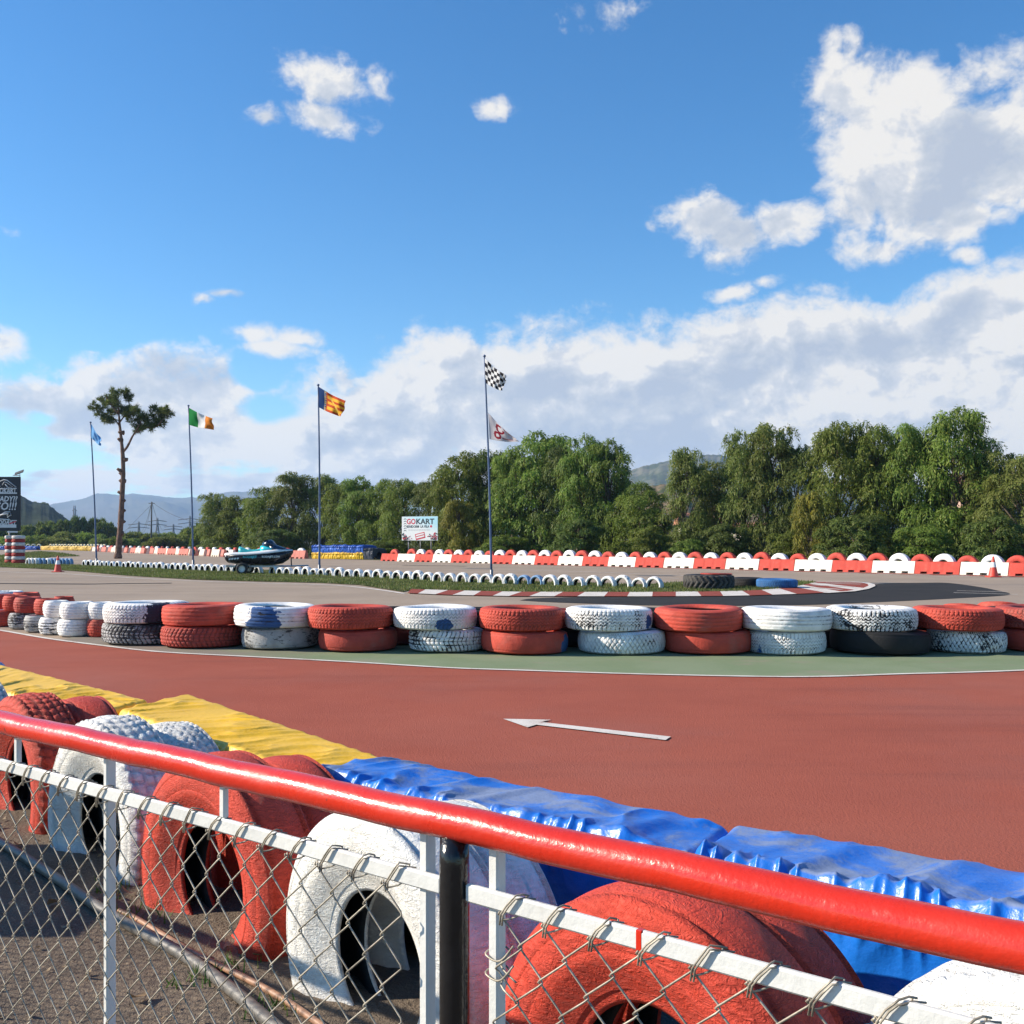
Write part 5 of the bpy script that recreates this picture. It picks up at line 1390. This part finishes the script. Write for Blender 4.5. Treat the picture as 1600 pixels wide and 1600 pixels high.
for sy in (-.62, .62):
    Mx = Matrix.Rotation(math.pi / 2, 3, 'X')
    w_ = MB().lathe([(.17, -.07), (.23, -.085), (.265, -.06), (.27, 0), (.265, .06), (.23, .085), (.17, .07)], 28, M=Mx, c=(-.72, sy, .275)).build('wheel', M_tyreblk, TR, True)
    r_ = MB().lathe([(.172, -.055), (.15, -.05), (.13, -.02), (.06, -.045), (.001, -.05)], 20, M=Mx, c=(-.72, sy + (0 if sy < 0 else .11), .275)); r_.lathe([(.172, -.055), (.165, .06)], 20, M=Mx, c=(-.72, sy, .275))
    r_.build('rim', M_deck, w_, True)
    MB().tube([(-1.05, sy, .30), (-1.0, sy, .47), (-.72, sy, .57), (-.44, sy, .47), (-.39, sy, .30)], .03, 6).build('mudguard', M_tyreblk, TR, True)
MB().tube([(-.72, -.5, .275), (-.72, .5, .275)], .03, 8).build('axle', M_alu, TR)
MB().box((-1.52, 0, .40), (.05, 1.1, .12), bev=.01).build('light_bar', M_deck, TR)

# ------------------------------------------------------------------ cones
M_cone = simple('orange_red_cone_plastic', (0.62, 0.06, 0.035), 0.5, 0.15, 4); M_coneband = simple('white_cone_band', (0.78, 0.76, 0.74), 0.5, 0.05, 4)
def cone(p, h, label):
    o = tag(empty('traffic_cone', p), label, 'traffic cone'); o.scale = (h / .75,) * 3
    MB().box((0, 0, .02), (.42, .42, .04), bev=.012).build('foot', M_cone, o)
    R_ = lambda z: .17 - .142 * (z - .04) / .71
    MB().lathe([(R_(z), z) for z in (.04, .2, .36, .54, .65, .745)] + [(.001, .75)], 20).build('body', M_cone, o, True)
    MB().lathe([(R_(.36) + .003, .36), (R_(.54) + .003, .54)], 20).build('band', M_coneband, o, True)
cone(G(90.5, 894), 0.80, 'orange traffic cone with a white band beside the left end of the island')
cone(G(1552, 902), 0.88, 'orange traffic cone standing before the far white barriers at right')

# ------------------------------------------------------------------ vegetation
M_leafA = leaf_mat('pepper_leaf', (0.118, 0.180, 0.026), (0.178, 0.232, 0.040), (0.26, 0.28, 0.065), 0.46)
M_leafD = leaf_mat('dark_leaf', (0.085, 0.130, 0.026), (0.125, 0.168, 0.036), (0.18, 0.20, 0.05), 0.42)
M_leafG = leaf_mat('grey_green_leaf', (0.128, 0.170, 0.036), (0.182, 0.215, 0.050), (0.26, 0.26, 0.078), 0.46)
M_leafY = leaf_mat('yellow_green_leaf', (0.15, 0.145, 0.022), (0.21, 0.185, 0.03), (0.29, 0.22, 0.04), 0.4)
M_pine = leaf_mat('pine_needles', (0.07, 0.10, 0.025), (0.115, 0.140, 0.036), (0.19, 0.18, 0.05), 0.4)
M_bark = simple('grey_brown_bark', (0.10, 0.075, 0.055), 0.9, 0.35, 6, 0.03, 14)
M_pbark = simple('pine_bark', (0.15, 0.085, 0.06), 0.9, 0.4, 4, 0.06, 7)

def cards(C, D, Wd, Ln, seed, N=None):
    """narrow leaf-cluster faces at C pointing along D"""
    g = np.random.default_rng(seed); n = len(C)
    r = g.normal(size=(n, 3)) if N is None else N
    s = np.cross(D, r); s /= np.linalg.norm(s, axis=1, keepdims=True) + 1e-9
    w = (Wd * g.uniform(0.6, 1.4, n))[:, None]; l = (Ln * g.uniform(0.6, 1.4, n))[:, None]
    m = C + D * l * 0.4
    V = np.stack([C, m + s * w * 0.5, C + D * l, m - s * w * 0.5], 1)
    return V.reshape(-1, 3)

def weeping(seed, Wd=7.0, Ht=10.0, clumps=84, strands=40, per=8, mat=None, open_=0.0, low=0.04):
    g = np.random.default_rng(seed)
    P, D, NN = [], [], []
    cl = []
    k = 0
    while len(cl) < clumps and k < 4000:
        k += 1
        z = g.uniform(low, 0.93); a = g.uniform(0, 2 * np.pi)
        env = (math.sin(math.pi * min(1, (z * 0.90 + 0.06))) ** 0.45) * (0.82 + 0.30 * math.sin(a * 2 + seed) * math.sin(a * 3 + seed * 1.7 + z * 4))
        r = env * math.sqrt(g.uniform(0.25, 1.0))
        c = np.array([math.cos(a) * r * Wd / 2 * 0.86, math.sin(a) * r * Wd / 2 * 0.86, z * Ht])
        cl.append((c, g.uniform(0.075, 0.165) * Wd * (1.15 - 0.45 * z)))
    cl.append((np.array([g.uniform(-.5, .5), g.uniform(-.5, .5), Ht * 0.95]), 0.09 * Wd))
    for c, rc in cl:
        for s in range(strands):
            a = g.uniform(0, 2 * np.pi); q = math.sqrt(g.uniform(0, 1))
            p = c + np.array([math.cos(a) * q * rc, math.sin(a) * q * rc, rc * 0.55 * (1 - q * q)])
            out = np.array([math.cos(a), math.sin(a), 0]) * g.uniform(0.05, 0.55)
            d = out + np.array([g.normal(0, .2), g.normal(0, .2), 0.35 * (1 - q)])
            L = g.uniform(0.4, 1.35) * Ht / 10
            st = L / per
            for i in range(per):
                d = d * 0.84 + np.array([0, 0, -1.0]) * 0.27
                d = d / np.linalg.norm(d)
                jit = g.normal(0, 0.05, 3)
                P.append(p + jit); dd = d + g.normal(0, 0.42, 3); D.append(dd / np.linalg.norm(dd)); NN.append((p - c) / rc + np.array([c[0], c[1], 0]) / Wd * 1.2 + np.array([0, 0, 0.35]) + g.normal(0, 0.42, 3)); p = p + d * st
    P, D = np.array(P), np.array(D)
    P[:, 2] = np.maximum(P[:, 2], 0.15)
    V = cards(P, D, 0.085, 0.27, seed + 1, np.array(NN))
    return quad_mesh('crown', V, np.arange(len(V)).reshape(-1, 4), mat), cl

def limb_mesh(seed, cl, Ht, r0, mat, name='trunk', base=0.22):
    g = random.Random(seed); mb = MB()
    top = Vector((g.uniform(-.4, .4), g.uniform(-.4, .4), Ht * 0.80))
    tr = [Vector((0, 0, -0.1)), Vector((g.uniform(-.15, .15), g.uniform(-.15, .15), Ht * base)), Vector((g.uniform(-.4, .4), g.uniform(-.4, .4), Ht * .5)), top]
    tp = spline(tr, 6)
    mb.tube(tp, [r0 * (1.25 if i == 0 else 1) * (1 - 0.75 * i / len(tp)) for i in range(len(tp))], 9)
    for c, rc in g.sample(cl, min(len(cl), 22)):
        c = Vector(c); i = int(max(1, min(len(tp) - 4, (c.z / Ht - 0.25) * len(tp))))
        a = tp[i]; m_ = a.lerp(c, 0.5) + Vector((0, 0, 0.35))
        mb.tube(spline([a, m_, c], 5), [r0 * 0.35 * (1 - 0.08 * k) for k in range(11)], 6)
    return mb.mesh(name, mat, True)

VAR = {}
def variant(key, seed, mat, **kw):
    me, cl = weeping(seed, mat=mat, **kw)
    VAR[key] = (me, limb_mesh(seed, cl, kw.get('Ht', 10.0), 0.24, M_bark), kw.get('Wd', 7.0), kw.get('Ht', 10.0))
variant('a', 1, M_leafA); variant('b', 2, M_leafA, Wd=6.4); variant('c', 3, M_leafA, Wd=7.4, clumps=92)
variant('d', 4, M_leafD); variant('g', 5, M_leafG, Wd=7.2); variant('h', 6, M_leafG, Wd=6.2, clumps=62)
variant('y', 7, M_leafY, Wd=6.0, Ht=6.0, clumps=52); variant('t', 12, M_leafA, Wd=6.0, Ht=5.0, clumps=56, low=0.02); variant('s', 8, M_leafD, Wd=6.0, Ht=5.0, clumps=56, low=0.02); variant('e', 9, M_leafA, Wd=5.6, clumps=60)

def tree(px, top, Y, wpx, key, label, name='pepper_tree', rz=None, group='pepper trees behind the far barriers'):
    cm, tm, w0, h0 = VAR[key]
    h = H + (HOR - top) * Y / F; w = wpx / F * Y
    o = tag(empty(name, ((px - 800) / F * Y, Y, 0)), label, 'tree' if 'tree' in name else 'bush', group)
    o.rotation_euler = (0, 0, rng.uniform(0, 6.28) if rz is None else rz)
    o.scale = (w / w0, w / w0, h / h0)
    link_mesh('trunk', tm, o); link_mesh('crown', cm, o)
    return o

T = [ # px, top, Y, width px, variant, label
 (338, 768, 118, 58, 'g', 'pale rounded pepper tree at the left end of the tree row'), (372, 772, 116, 52, 'e', 'short green pepper tree, second from the left end of the row'),
 (412, 758, 112, 66, 'a', 'green pepper tree directly behind the stern half of the jet ski'), (455, 734, 110, 62, 'h', 'pepper tree with a thin pointed top left of the striped flag pole'),
 (503, 738, 110, 58, 'h', 'airy pepper tree right behind the red and yellow flag pole'), (540, 752, 106, 62, 'c', 'green pepper tree behind the blue and yellow pile'),
 (563, 741, 104, 52, 'b', 'narrow pepper tree above the right end of the blue and yellow pile'), (598, 746, 102, 58, 'a', 'drooping pepper tree left of the GOKART billboard'),
 (632, 745, 98, 58, 'c', 'rounded pepper tree rising straight behind the GOKART billboard'), (676, 746, 96, 66, 'd', 'dark pepper tree rising behind the right end of the billboard'),
 (722, 702, 88, 84, 'a', 'tall pepper tree with a brownish flank left of the tallest pole'), (765, 698, 88, 70, 'd', 'dark pepper tree directly behind the tallest flag pole'),
 (800, 700, 85, 70, 'c', 'green pepper tree below the white flag'), (842, 668, 84, 92, 'b', 'tall pepper tree with the highest crown right of the white flag'),
 (880, 692, 82, 72, 'd', 'dark pepper tree between two taller bright ones'), (912, 674, 80, 74, 'a', 'tall bright pepper tree near the right end of the middle group'),
 (955, 682, 79, 66, 'b', 'bright pepper tree at the sky gap, right side of the middle group'), (1002, 750, 76, 74, 'a', 'low bright pepper tree below the hill gap'),
 (1036, 802, 78, 30, 'd', 'small dark pepper tree in the gap between the two groups'),
 (1072, 694, 73, 58, 'h', 'pale pepper tree at the left edge of the right group'), (1112, 716, 75, 64, 'g', 'dull pepper tree, second of the right group'),
 (1160, 668, 72, 74, 'g', 'tall pale pepper tree left of the higher twin crowns'), (1203, 655, 71, 80, 'h', 'tall pepper tree with a thin ragged top in the right group'),
 (1250, 690, 70, 62, 'd', 'darker pepper tree behind the small yellowish one'), (1312, 655, 65, 104, 'c', 'broad pepper tree right of the yellowish one'),
 (1372, 660, 64, 92, 'a', 'broad green pepper tree in the middle of the right group'), (1425, 658, 63, 88, 'c', 'green pepper tree left of the tallest one at right'),
 (1490, 630, 61, 96, 'b', 'tallest pepper tree of the right group with a ragged top'), (1545, 700, 60, 86, 'g', 'greyish pepper tree right of the tallest one'),
 (1600, 706, 57, 104, 'h', 'pepper tree cut by the right picture edge')]
for (px, top, Y, w, key, lb) in T: tree(px, top, Y, w * 1.5, key, lb)
tree(1268, 768, 61, 78, 'y', 'small yellowish pepper tree in front of the taller right group')
for i, (px, top, Y, w, key, lb) in enumerate([(720, 780, 83, 60, 'y', 'olive coloured bush right of the billboard under the tall tree'), (345, 838, 108, 60, 's', 'dark bush at the foot of the left end trees'), (440, 835, 100, 80, 's', 'dark bush behind the bow of the jet ski'), (600, 838, 92, 70, 's', 'dark bush left below the billboard'),
   (690, 832, 90, 60, 's', 'dark bush behind the right billboard post'), (790, 822, 80, 80, 's', 'dark bush at the foot of the tallest flag pole trees'), (900, 818, 74, 90, 's', 'dark bush under the middle group of trees'), (1015, 815, 70, 70, 's', 'dark bush below the small gap tree'),
   (1140, 818, 66, 90, 's', 'dark bush beside the white house wall'), (1230, 815, 64, 70, 's', 'dark bush left of the yellowish pepper tree'), (1340, 812, 58, 110, 's', 'dark bush under the broad right trees'), (1440, 812, 56, 100, 's', 'dark bush under the tallest right tree'), (1550, 806, 54, 110, 's', 'dark bush above the right traffic cone'),
   (1080, 828, 66, 60, 's', 'dark bush left of the white house wall')]):
    tree(px, top + (0, 14, -8, 6)[i % 4], Y, w * 1.2, 't' if i % 2 and key == 's' else key, lb.replace('dark ', '') if i % 2 and key == 's' else lb, name='bush', group='bushes under the pepper trees')

# the lone pine with its lopped trunk
PY = 89.0
def pp(px, py): return AT(px, py, PY)
p0 = Vector(((184.5 - 800) / F * PY, PY, 0))
PT = tag(empty('pine_tree', p0), 'lone pine with a tall lopped trunk and a small flat crown', 'tree')
mb = MB()
tp = [pp(184, 873), pp(186, 850), pp(189, 810), pp(191, 770), pp(192.5, 740), pp(192, 715), pp(190.5, 697), pp(188.8, 680), pp(187, 664), pp(186, 650), pp(184, 632)]
tp = [p - p0 for p in tp]
tp = spline(tp, 4); n = len(tp)
rad = [max(0.065, 0.295 * (1 - 0.80 * (i / n) ** 0.95) * (1.25 if i < 2 else 1) * rng.uniform(0.93, 1.07)) for i in range(n)]
mb.tube(tp, rad, 10)
sp_ = lambda l: spline([pp(a, c) - p0 for a, c in l], 4)
brs = [[(192.3, 706), (200, 698), (208, 684), (214, 676), (222, 664)], [(214, 676), (226, 668), (240, 660), (252, 650)], [(188, 668), (180, 655), (168, 648), (158, 640)], [(187, 660), (196, 645), (200, 632), (196, 618)], [(186, 648), (176, 634), (170, 622)], [(222, 664), (214, 652), (208, 645)], [(226, 668), (244, 668), (258, 656)]]
for k, l in enumerate(brs):
    q = sp_(l); q = [p + Vector((0, (0.5 if k % 2 else -0.6) * i / len(q), 0)) for i, p in enumerate(q)]
    mb.tube(q, [(0.12 if k == 0 else 0.07) * (1 - 0.6 * i / len(q)) for i in range(len(q))], 7)
g2 = random.Random(3)
for (px, py, sd_) in ((189, 833, -1), (193, 815, 1), (187, 800, -1), (194, 782, 1), (188, 770, -1), (195, 752, 1), (189, 740, -1), (198, 718, 1), (188, 688, -1), (189, 752, -1), (193, 798, 1), (187, 735, -1), (190, 676, -1), (186, 818, -1)):
    a = pp(px, py) - p0; e_ = a + Vector((sd_ * g2.uniform(.06, .20), g2.uniform(-.25, .0), g2.uniform(.0, .14)))
    mb.tube([a - Vector((sd_ * .2, 0, 0.02)), a, e_], [.22, .17, .11], 7)
mb.build('trunk', M_pbark, PT, True)
g = np.random.default_rng(21)
P_, D_ = [], []
cl = [(165, 625, 15, 8), (155, 638, 10, 7), (176, 616, 13, 8), (190, 612, 9, 7), (196, 622, 9, 5), (168, 648, 14, 9), (182, 640, 16, 10), (198, 645, 14, 10), (212, 652, 14, 9), (222, 660, 14, 9), (232, 655, 14, 9), (245, 648, 14, 9), (256, 645, 12, 8), (236, 668, 12, 6), (212, 668, 9, 5), (176, 658, 12, 6), (250, 660, 10, 6), (218, 645, 9, 6), (178, 628, 12, 8), (205, 636, 8, 6), (262, 640, 6, 4), (240, 638, 10, 5)]
for (px, py, rx, ry) in cl:
    c = pp(px, py) - p0; c.y += g.uniform(-1.0, 1.0)
    sx_, sz_ = rx / F * PY, ry / F * PY
    nb_ = int(13 * rx * ry / 90) + 6
    for _ in range(nb_):                              # tufts of needles
        u = g.normal(size=3); u /= np.linalg.norm(u); r = g.uniform(0.35, 1.18)
        tc_ = np.array(c) + u * np.array([sx_, sx_ * 0.9, sz_]) * r
        for _2 in range(34):
            d = g.normal(size=3) + np.array([0, 0, 0.55]) + u * 0.5; d /= np.linalg.norm(d)
            P_.append(tc_ + g.normal(0, 0.05, 3)); D_.append(d)
V = cards(np.array(P_), np.array(D_), 0.05, 0.32, 5)
link_mesh('crown', quad_mesh('crown', V, np.arange(len(V)).reshape(-1, 4), M_pine), PT)

# dark rounded bushes and scrub further off at the left
def round_bush(seed, mat, n=2600, squash=0.75):
    g = np.random.default_rng(seed); P, D = [], []
    for k in range(26):
        a = g.uniform(0, 6.28); z = g.uniform(0.05, 0.85); r = math.sqrt(max(0.05, 1 - z * z)) * math.sqrt(g.uniform(.3, 1)) * 0.78
        c = np.array([math.cos(a) * r, math.sin(a) * r, z * squash]); rc = g.uniform(.18, .34)
        u = g.normal(size=(n // 9, 3)); u /= np.linalg.norm(u, axis=1, keepdims=True); u[:, 2] = np.abs(u[:, 2]) * 0.9 - 0.15
        P.append(c + u * rc * g.uniform(0.75, 1.05, (len(u), 1))); D.append(u + g.normal(0, .5, u.shape))
    P, D = np.concatenate(P), np.concatenate(D); D /= np.linalg.norm(D, axis=1, keepdims=True); P[:, 2] = np.maximum(P[:, 2], .01)
    V = cards(P, D, 0.05, 0.10, seed)
    return quad_mesh('crown', V, np.arange(len(V)).reshape(-1, 4), mat)
bt = MB(); bt.tube([(0, 0, -.02), (0.03, 0, .3), (0, .02, .6)], [.05, .04, .02], 7); bt.tube([(0, 0, .12), (.25, .1, .45)], .02, 6); bt.tube([(0, 0, .12), (-.25, -.1, .42)], .02, 6)
btm = bt.mesh('stem', M_bark, True)
RB = [round_bush(51, M_leafD), round_bush(52, M_leafA), round_bush(53, M_leafG)]
def bush(px, top, Y, wpx, k, lb, cat='bush', name='bush'):
    h = H + (HOR - top) * Y / F; w = wpx / F * Y
    o = tag(empty(name, ((px - 800) / F * Y, Y, 0)), lb, cat, 'bushes beyond the far left track'); o.rotation_euler = (0, 0, rng.uniform(0, 6)); o.scale = (w / 2, w / 2, h / .92)
    link_mesh('stem', btm, o); link_mesh('crown', RB[k], o)
BL = [(-8, 812, 215, 60, 0, 'dark bush behind the black sign board'), (30, 816, 215, 50, 0, 'dark bush at the right foot of the black sign board'), (66, 808, 225, 66, 0, 'broad dark bush right of the striped columns'), (95, 806, 225, 50, 0, 'rounded dark bush left of the leftmost flag pole'),
      (128, 800, 235, 56, 0, 'tall dark bush behind the leftmost flag pole'), (155, 802, 235, 58, 0, 'tall dark bush between flag pole and pine'), (175, 818, 235, 40, 0, 'dark bush right behind the pine trunk'), (60, 832, 200, 60, 1, 'green scrub below the broad dark bush'),
      (105, 830, 200, 60, 2, 'olive scrub left of the leftmost flag pole'), (140, 828, 200, 56, 1, 'green scrub behind the leftmost flag pole'), (205, 830, 210, 60, 2, 'olive scrub right of the pine trunk'), (238, 832, 210, 56, 2, 'olive scrub at the foot of the wooden power pole'),
      (270, 828, 210, 56, 1, 'green scrub between power pole and tricolour flag pole'), (298, 822, 190, 50, 2, 'olive scrub behind the tricolour flag pole'), (318, 812, 150, 46, 1, 'bright green bush at the left end of the pepper trees'), (190, 836, 190, 60, 1, 'low green scrub behind the pine foot'), (255, 838, 185, 70, 2, 'low olive scrub along the pale barriers'), (20, 834, 200, 60, 1, 'green scrub behind the striped columns'), (90, 840, 190, 70, 2, 'low olive scrub above the yellow cushions'), (160, 840, 190, 60, 2, 'low olive scrub above the end of the yellow cushions')]
for b_ in BL: bush(*b_)

# ------------------------------------------------------------------ hills, house, power line
def ridge(name, pts, Y, depth, mat, z0=-2, amp=0.05, seed=0, nx=300, nt=60):
    X = np.linspace(pts[0][0], pts[-1][0], nx)
    top = np.interp(X, [p[0] for p in pts], [p[1] for p in pts])
    kk = np.hanning(25); kk /= kk.sum(); top = np.convolve(np.pad(top, 12, 'edge'), kk, 'valid') + (fbm2(X / 9.0, X * 0 + 0.5, 4, seed + 20) - 0.47) * (top.max() - top.min()) * 0.06
    wx = (X - 800) / F * Y; hz = H + (HOR - top) * Y / F
    tt = np.linspace(-1, 1, nt)
    U, Tt = np.meshgrid(np.arange(nx), tt, indexing='ij')
    prof = np.cos(Tt * math.pi / 2) ** 0.8
    n = fbm2(wx[U] / (depth * 0.20) + Tt * 0.8, Tt * 3.2, 6, seed) - 0.48
    Z = z0 + (hz[U] - z0) * prof * (1 + n * 0.8 * np.clip(np.abs(Tt) * 1.6, 0.12, 1)) + n * amp * hz.max() * np.clip(1 - np.abs(Tt), 0, 1)
    sc = 1 + Tt * depth / Y
    P = np.stack([wx[U] * sc, Y + Tt * depth, Z], -1)
    o = link_mesh(name, grid_mesh(name, P[:, ::-1], mat)); return tag(o, kind='structure')
def hill_mat(name, a, c, sc, green=None):
    m, t, b = new_mat(name); v = objvec(t, False)
    col = mixc(t, noise(t, v, sc, 6, 0.65).step(0.35, 0.65), a, c)
    if green: col = mixc(t, noise(t, v, sc * 5, 5, 0.7).step(0.46, 0.56), col, green)
    setc(t, b, col); b.inputs['Roughness'].default_value = 1; b.inputs['Specular IOR Level'].default_value = 0.05; return m
M_far = hill_mat('far_mountain_rock', (0.12, 0.11, 0.085), (0.075, 0.08, 0.05), 0.002)
M_hill = hill_mat('scrub_hill', (0.040, 0.050, 0.030), (0.028, 0.040, 0.022), 0.02, (0.018, 0.030, 0.016))
M_brown = hill_mat('dry_hill', (0.22, 0.15, 0.09), (0.16, 0.12, 0.07), 0.01, (0.07, 0.08, 0.035))
M_rhill = hill_mat('bare_mountain', (0.15, 0.14, 0.10), (0.10, 0.105, 0.065), 0.004, (0.06, 0.075, 0.04))
ridge('mountains', [(-100, 815), (40, 800), (86, 792), (110, 787.5), (132, 784), (155, 777), (172, 779.5), (186, 776), (200, 771.5), (214, 773), (240, 777), (270, 780), (300, 783.5), (322, 782), (345, 776), (400, 772), (460, 778), (540, 790), (620, 800)], 6500, 1700, M_far, amp=0.05, seed=2)
ridge('mountains', [(820, 800), (880, 775), (950, 746), (982, 738), (1010, 730), (1046, 722), (1080, 717), (1110, 715), (1160, 720), (1240, 735), (1330, 760), (1420, 800)], 2600, 800, M_rhill, amp=0.04, seed=7)
ridge('hill', [(-160, 768), (-80, 762), (0, 768), (33, 777), (52, 787), (62, 786.5), (74, 788), (84, 795), (100, 807), (125, 822), (170, 838)], 750, 260, M_hill, amp=0.05, seed=5, nx=320)
ridge('hill', [(900, 835), (960, 800), (1008, 768), (1030, 762), (1052, 760), (1090, 764), (1180, 785), (1300, 830)], 620, 200, M_brown, amp=0.05, seed=9)
# scrub trees on the crest of the near hill
for i, (px, py, w) in enumerate(((56, 783, 12), (70, 784, 16), (82, 792, 9), (40, 780, 9), (95, 802, 10))):
    Y = 742; c = AT(px, py, Y)
    o = tag(empty('bush', (c.x, Y, c.z - 5.5)), f'small bush on the crest of the dark hill, {["first right of the sign", "broadest of the crest", "at the drop of the slope", "nearest the sign", "lowest on the slope"][i]}', 'bush', 'bushes on the crest of the hill'); o.scale = (w / F * Y / 2, w / F * Y / 2, 6.5)
    link_mesh('stem', btm, o); link_mesh('crown', RB[0], o)

M_wall = simple('white_render', (0.72, 0.66, 0.58), 0.9, 0.06, 2); M_roof = simple('terracotta_tiles', (0.36, 0.16, 0.10), 0.9, 0.25, 9, 0.03, 20); M_glass = simple('dark_window_glass', (0.02, 0.025, 0.03), 0.1, 0.2, 2)
def house(cx, Y, w, d, h, rh, label, wallm):
    o = tag(empty('house', (cx, Y, 0)), label, 'house')
    MB().box((0, 0, h / 2), (w, d, h)).build('wall', wallm, o)
    e_ = 0.35
    rf = MB().add([(-w / 2 - e_, -d / 2 - e_, h + .004), (w / 2 + e_, -d / 2 - e_, h + .004), (w / 2 + e_, d / 2 + e_, h + .004), (-w / 2 - e_, d / 2 + e_, h + .004), (-w / 2 - e_, 0, h + rh), (w / 2 + e_, 0, h + rh)], [(0, 1, 5, 4), (2, 3, 4, 5), (0, 4, 3), (1, 2, 5), (3, 2, 1, 0)]).build('roof', M_roof, o)
    for x in (-w * .3, w * .05, w * .34):
        wn = MB().box((x, -d / 2 - .02, h * .55), (1.1, .08, 1.3)).build('window', M_wall, o)
        MB().box((x, -d / 2 - .063, h * .55), (.9, .01, 1.1)).build('pane', M_glass, wn)
house((1098 - 800) / F * 86, 86, 3.6, 4, 2.9, 1.0, 'white house wall glimpsed low through the trees right of the gap', M_wall)
house((1178 - 800) / F * 92, 92, 3.4, 5, 2.4, 0.8, 'small cream house glimpsed between the right trees', M_wall)
house((1550 - 800) / F * 84, 84, 6, 5, 5.6, 1.4, 'pinkish house half hidden behind the trees at right', simple('pink_render', (0.55, 0.36, 0.28), 0.9, 0.08, 2))

M_wood = simple('weathered_pole_wood', (0.10, 0.095, 0.09), 0.9, 0.25, 3); M_cable = simple('dark_cable', (0.06, 0.065, 0.07), 0.6, 0.1, 3); M_lattice = simple('pylon_steel', (0.16, 0.17, 0.18), 0.6, 0.1, 3)
UY = 205.0
u0 = Vector(((236 - 800) / F * UY, UY, 0)); ut = AT(237, 784, UY) - u0
UPo = tag(empty('utility_pole', u0), 'wooden power pole with sagging wires beyond the scrub', 'power pole')
MB().tube([(0, 0, 0), ut], [.20, .13], 8).build('shaft', M_wood, UPo, True)
MB().tube([ut + Vector((-.6, 0, -.3)), ut + Vector((.6, 0, -.3))], .07, 6).build('cross_arm', M_wood, UPo)
for (e_, sag) in (((330, 816, 190), 1.2), ((222, 830, 420), 2.5), ((258, 828, 400), 2.0), ((217, 826, 420), 3)):
    q = AT(*e_) - u0
    MB().tube([ut.lerp(q, k / 12) - Vector((0, 0, sag * 4 * k / 12 * (1 - k / 12))) for k in range(13)], .035, 5).build('wire', M_cable, UPo)
MB().tube([ut - Vector((0, 0, .5)), (-1.2 - 6.5, -2, 0.2)], .03, 5).build('guy_wire', M_cable, UPo)
def pylon(px, top, bot, Y, label, w):
    b0 = Vector(((px - 800) / F * Y, Y, 0)); h = H + (HOR - top) * Y / F
    o = tag(empty('pylon', b0), label, 'pylon', 'lattice pylons far behind the scrub')
    mb = MB(); r = .14 * Y / 420
    for sx_ in (-1, 1):
        for sy in (-1, 1): mb.tube([(sx_ * h * .10, sy * h * .10, 0), (sx_ * h * .025, sy * h * .025, h * .70), (sx_ * h * .02, 0, h)], r, 5)
    for k in range(6):
        a, c = k / 6 * .75, (k + 1) / 6 * .75; wa, wc = h * (.10 - .1 * a), h * (.10 - .1 * c)
        mb.tube([(-wa, -wa, h * a), (wc, -wc, h * c)], r * .7, 4); mb.tube([(wa, -wa, h * a), (-wc, -wc, h * c)], r * .7, 4)
    mb.build('tower', M_lattice, o)
    for z in (.72, .86):
        MB().tube([(-w, 0, h * z), (0, 0, h * (z + .05)), (w, 0, h * z)], r * 1.2, 5).build('cross_arm', M_lattice, o)
pylon(217, 815, 845, 430, 'lattice pylon left of the wooden power pole', 4.5); pylon(246, 809, 845, 400, 'lattice pylon right of the wooden power pole', 3.6); pylon(297, 806, 846, 430, 'lattice pylon left of the tricolour flag pole', 5); pylon(271, 819, 846, 560, 'smallest lattice pylon between the other right ones', 5); pylon(116.5, 790, 846, 900, 'thin lattice mast far off by the blue mountains', 2)

# ------------------------------------------------------------------ air between here and the mountains
mb = MB().box((-1000, 4300, 173), (10400, 8700, 348))
hz = mb.build('haze', None)
hz.data.materials.clear()
m = bpy.data.materials.new('haze_air'); m.use_nodes = True; t = m.node_tree; t.nodes.clear()
vol = t.nodes.new('ShaderNodeVolumePrincipled'); vol.inputs['Density'].default_value = HAZE = 0.00012; vol.inputs['Color'].default_value = (0.48, 0.68, 1.0, 1); vol.inputs['Anisotropy'].default_value = 0.2
mo = t.nodes.new('ShaderNodeOutputMaterial'); t.links.new(vol.outputs[0], mo.inputs['Volume'])
hz.data.materials.append(m); hz.visible_shadow = True
tag(hz, 'thin pale blue haze over the valley', 'haze', None, 'stuff')
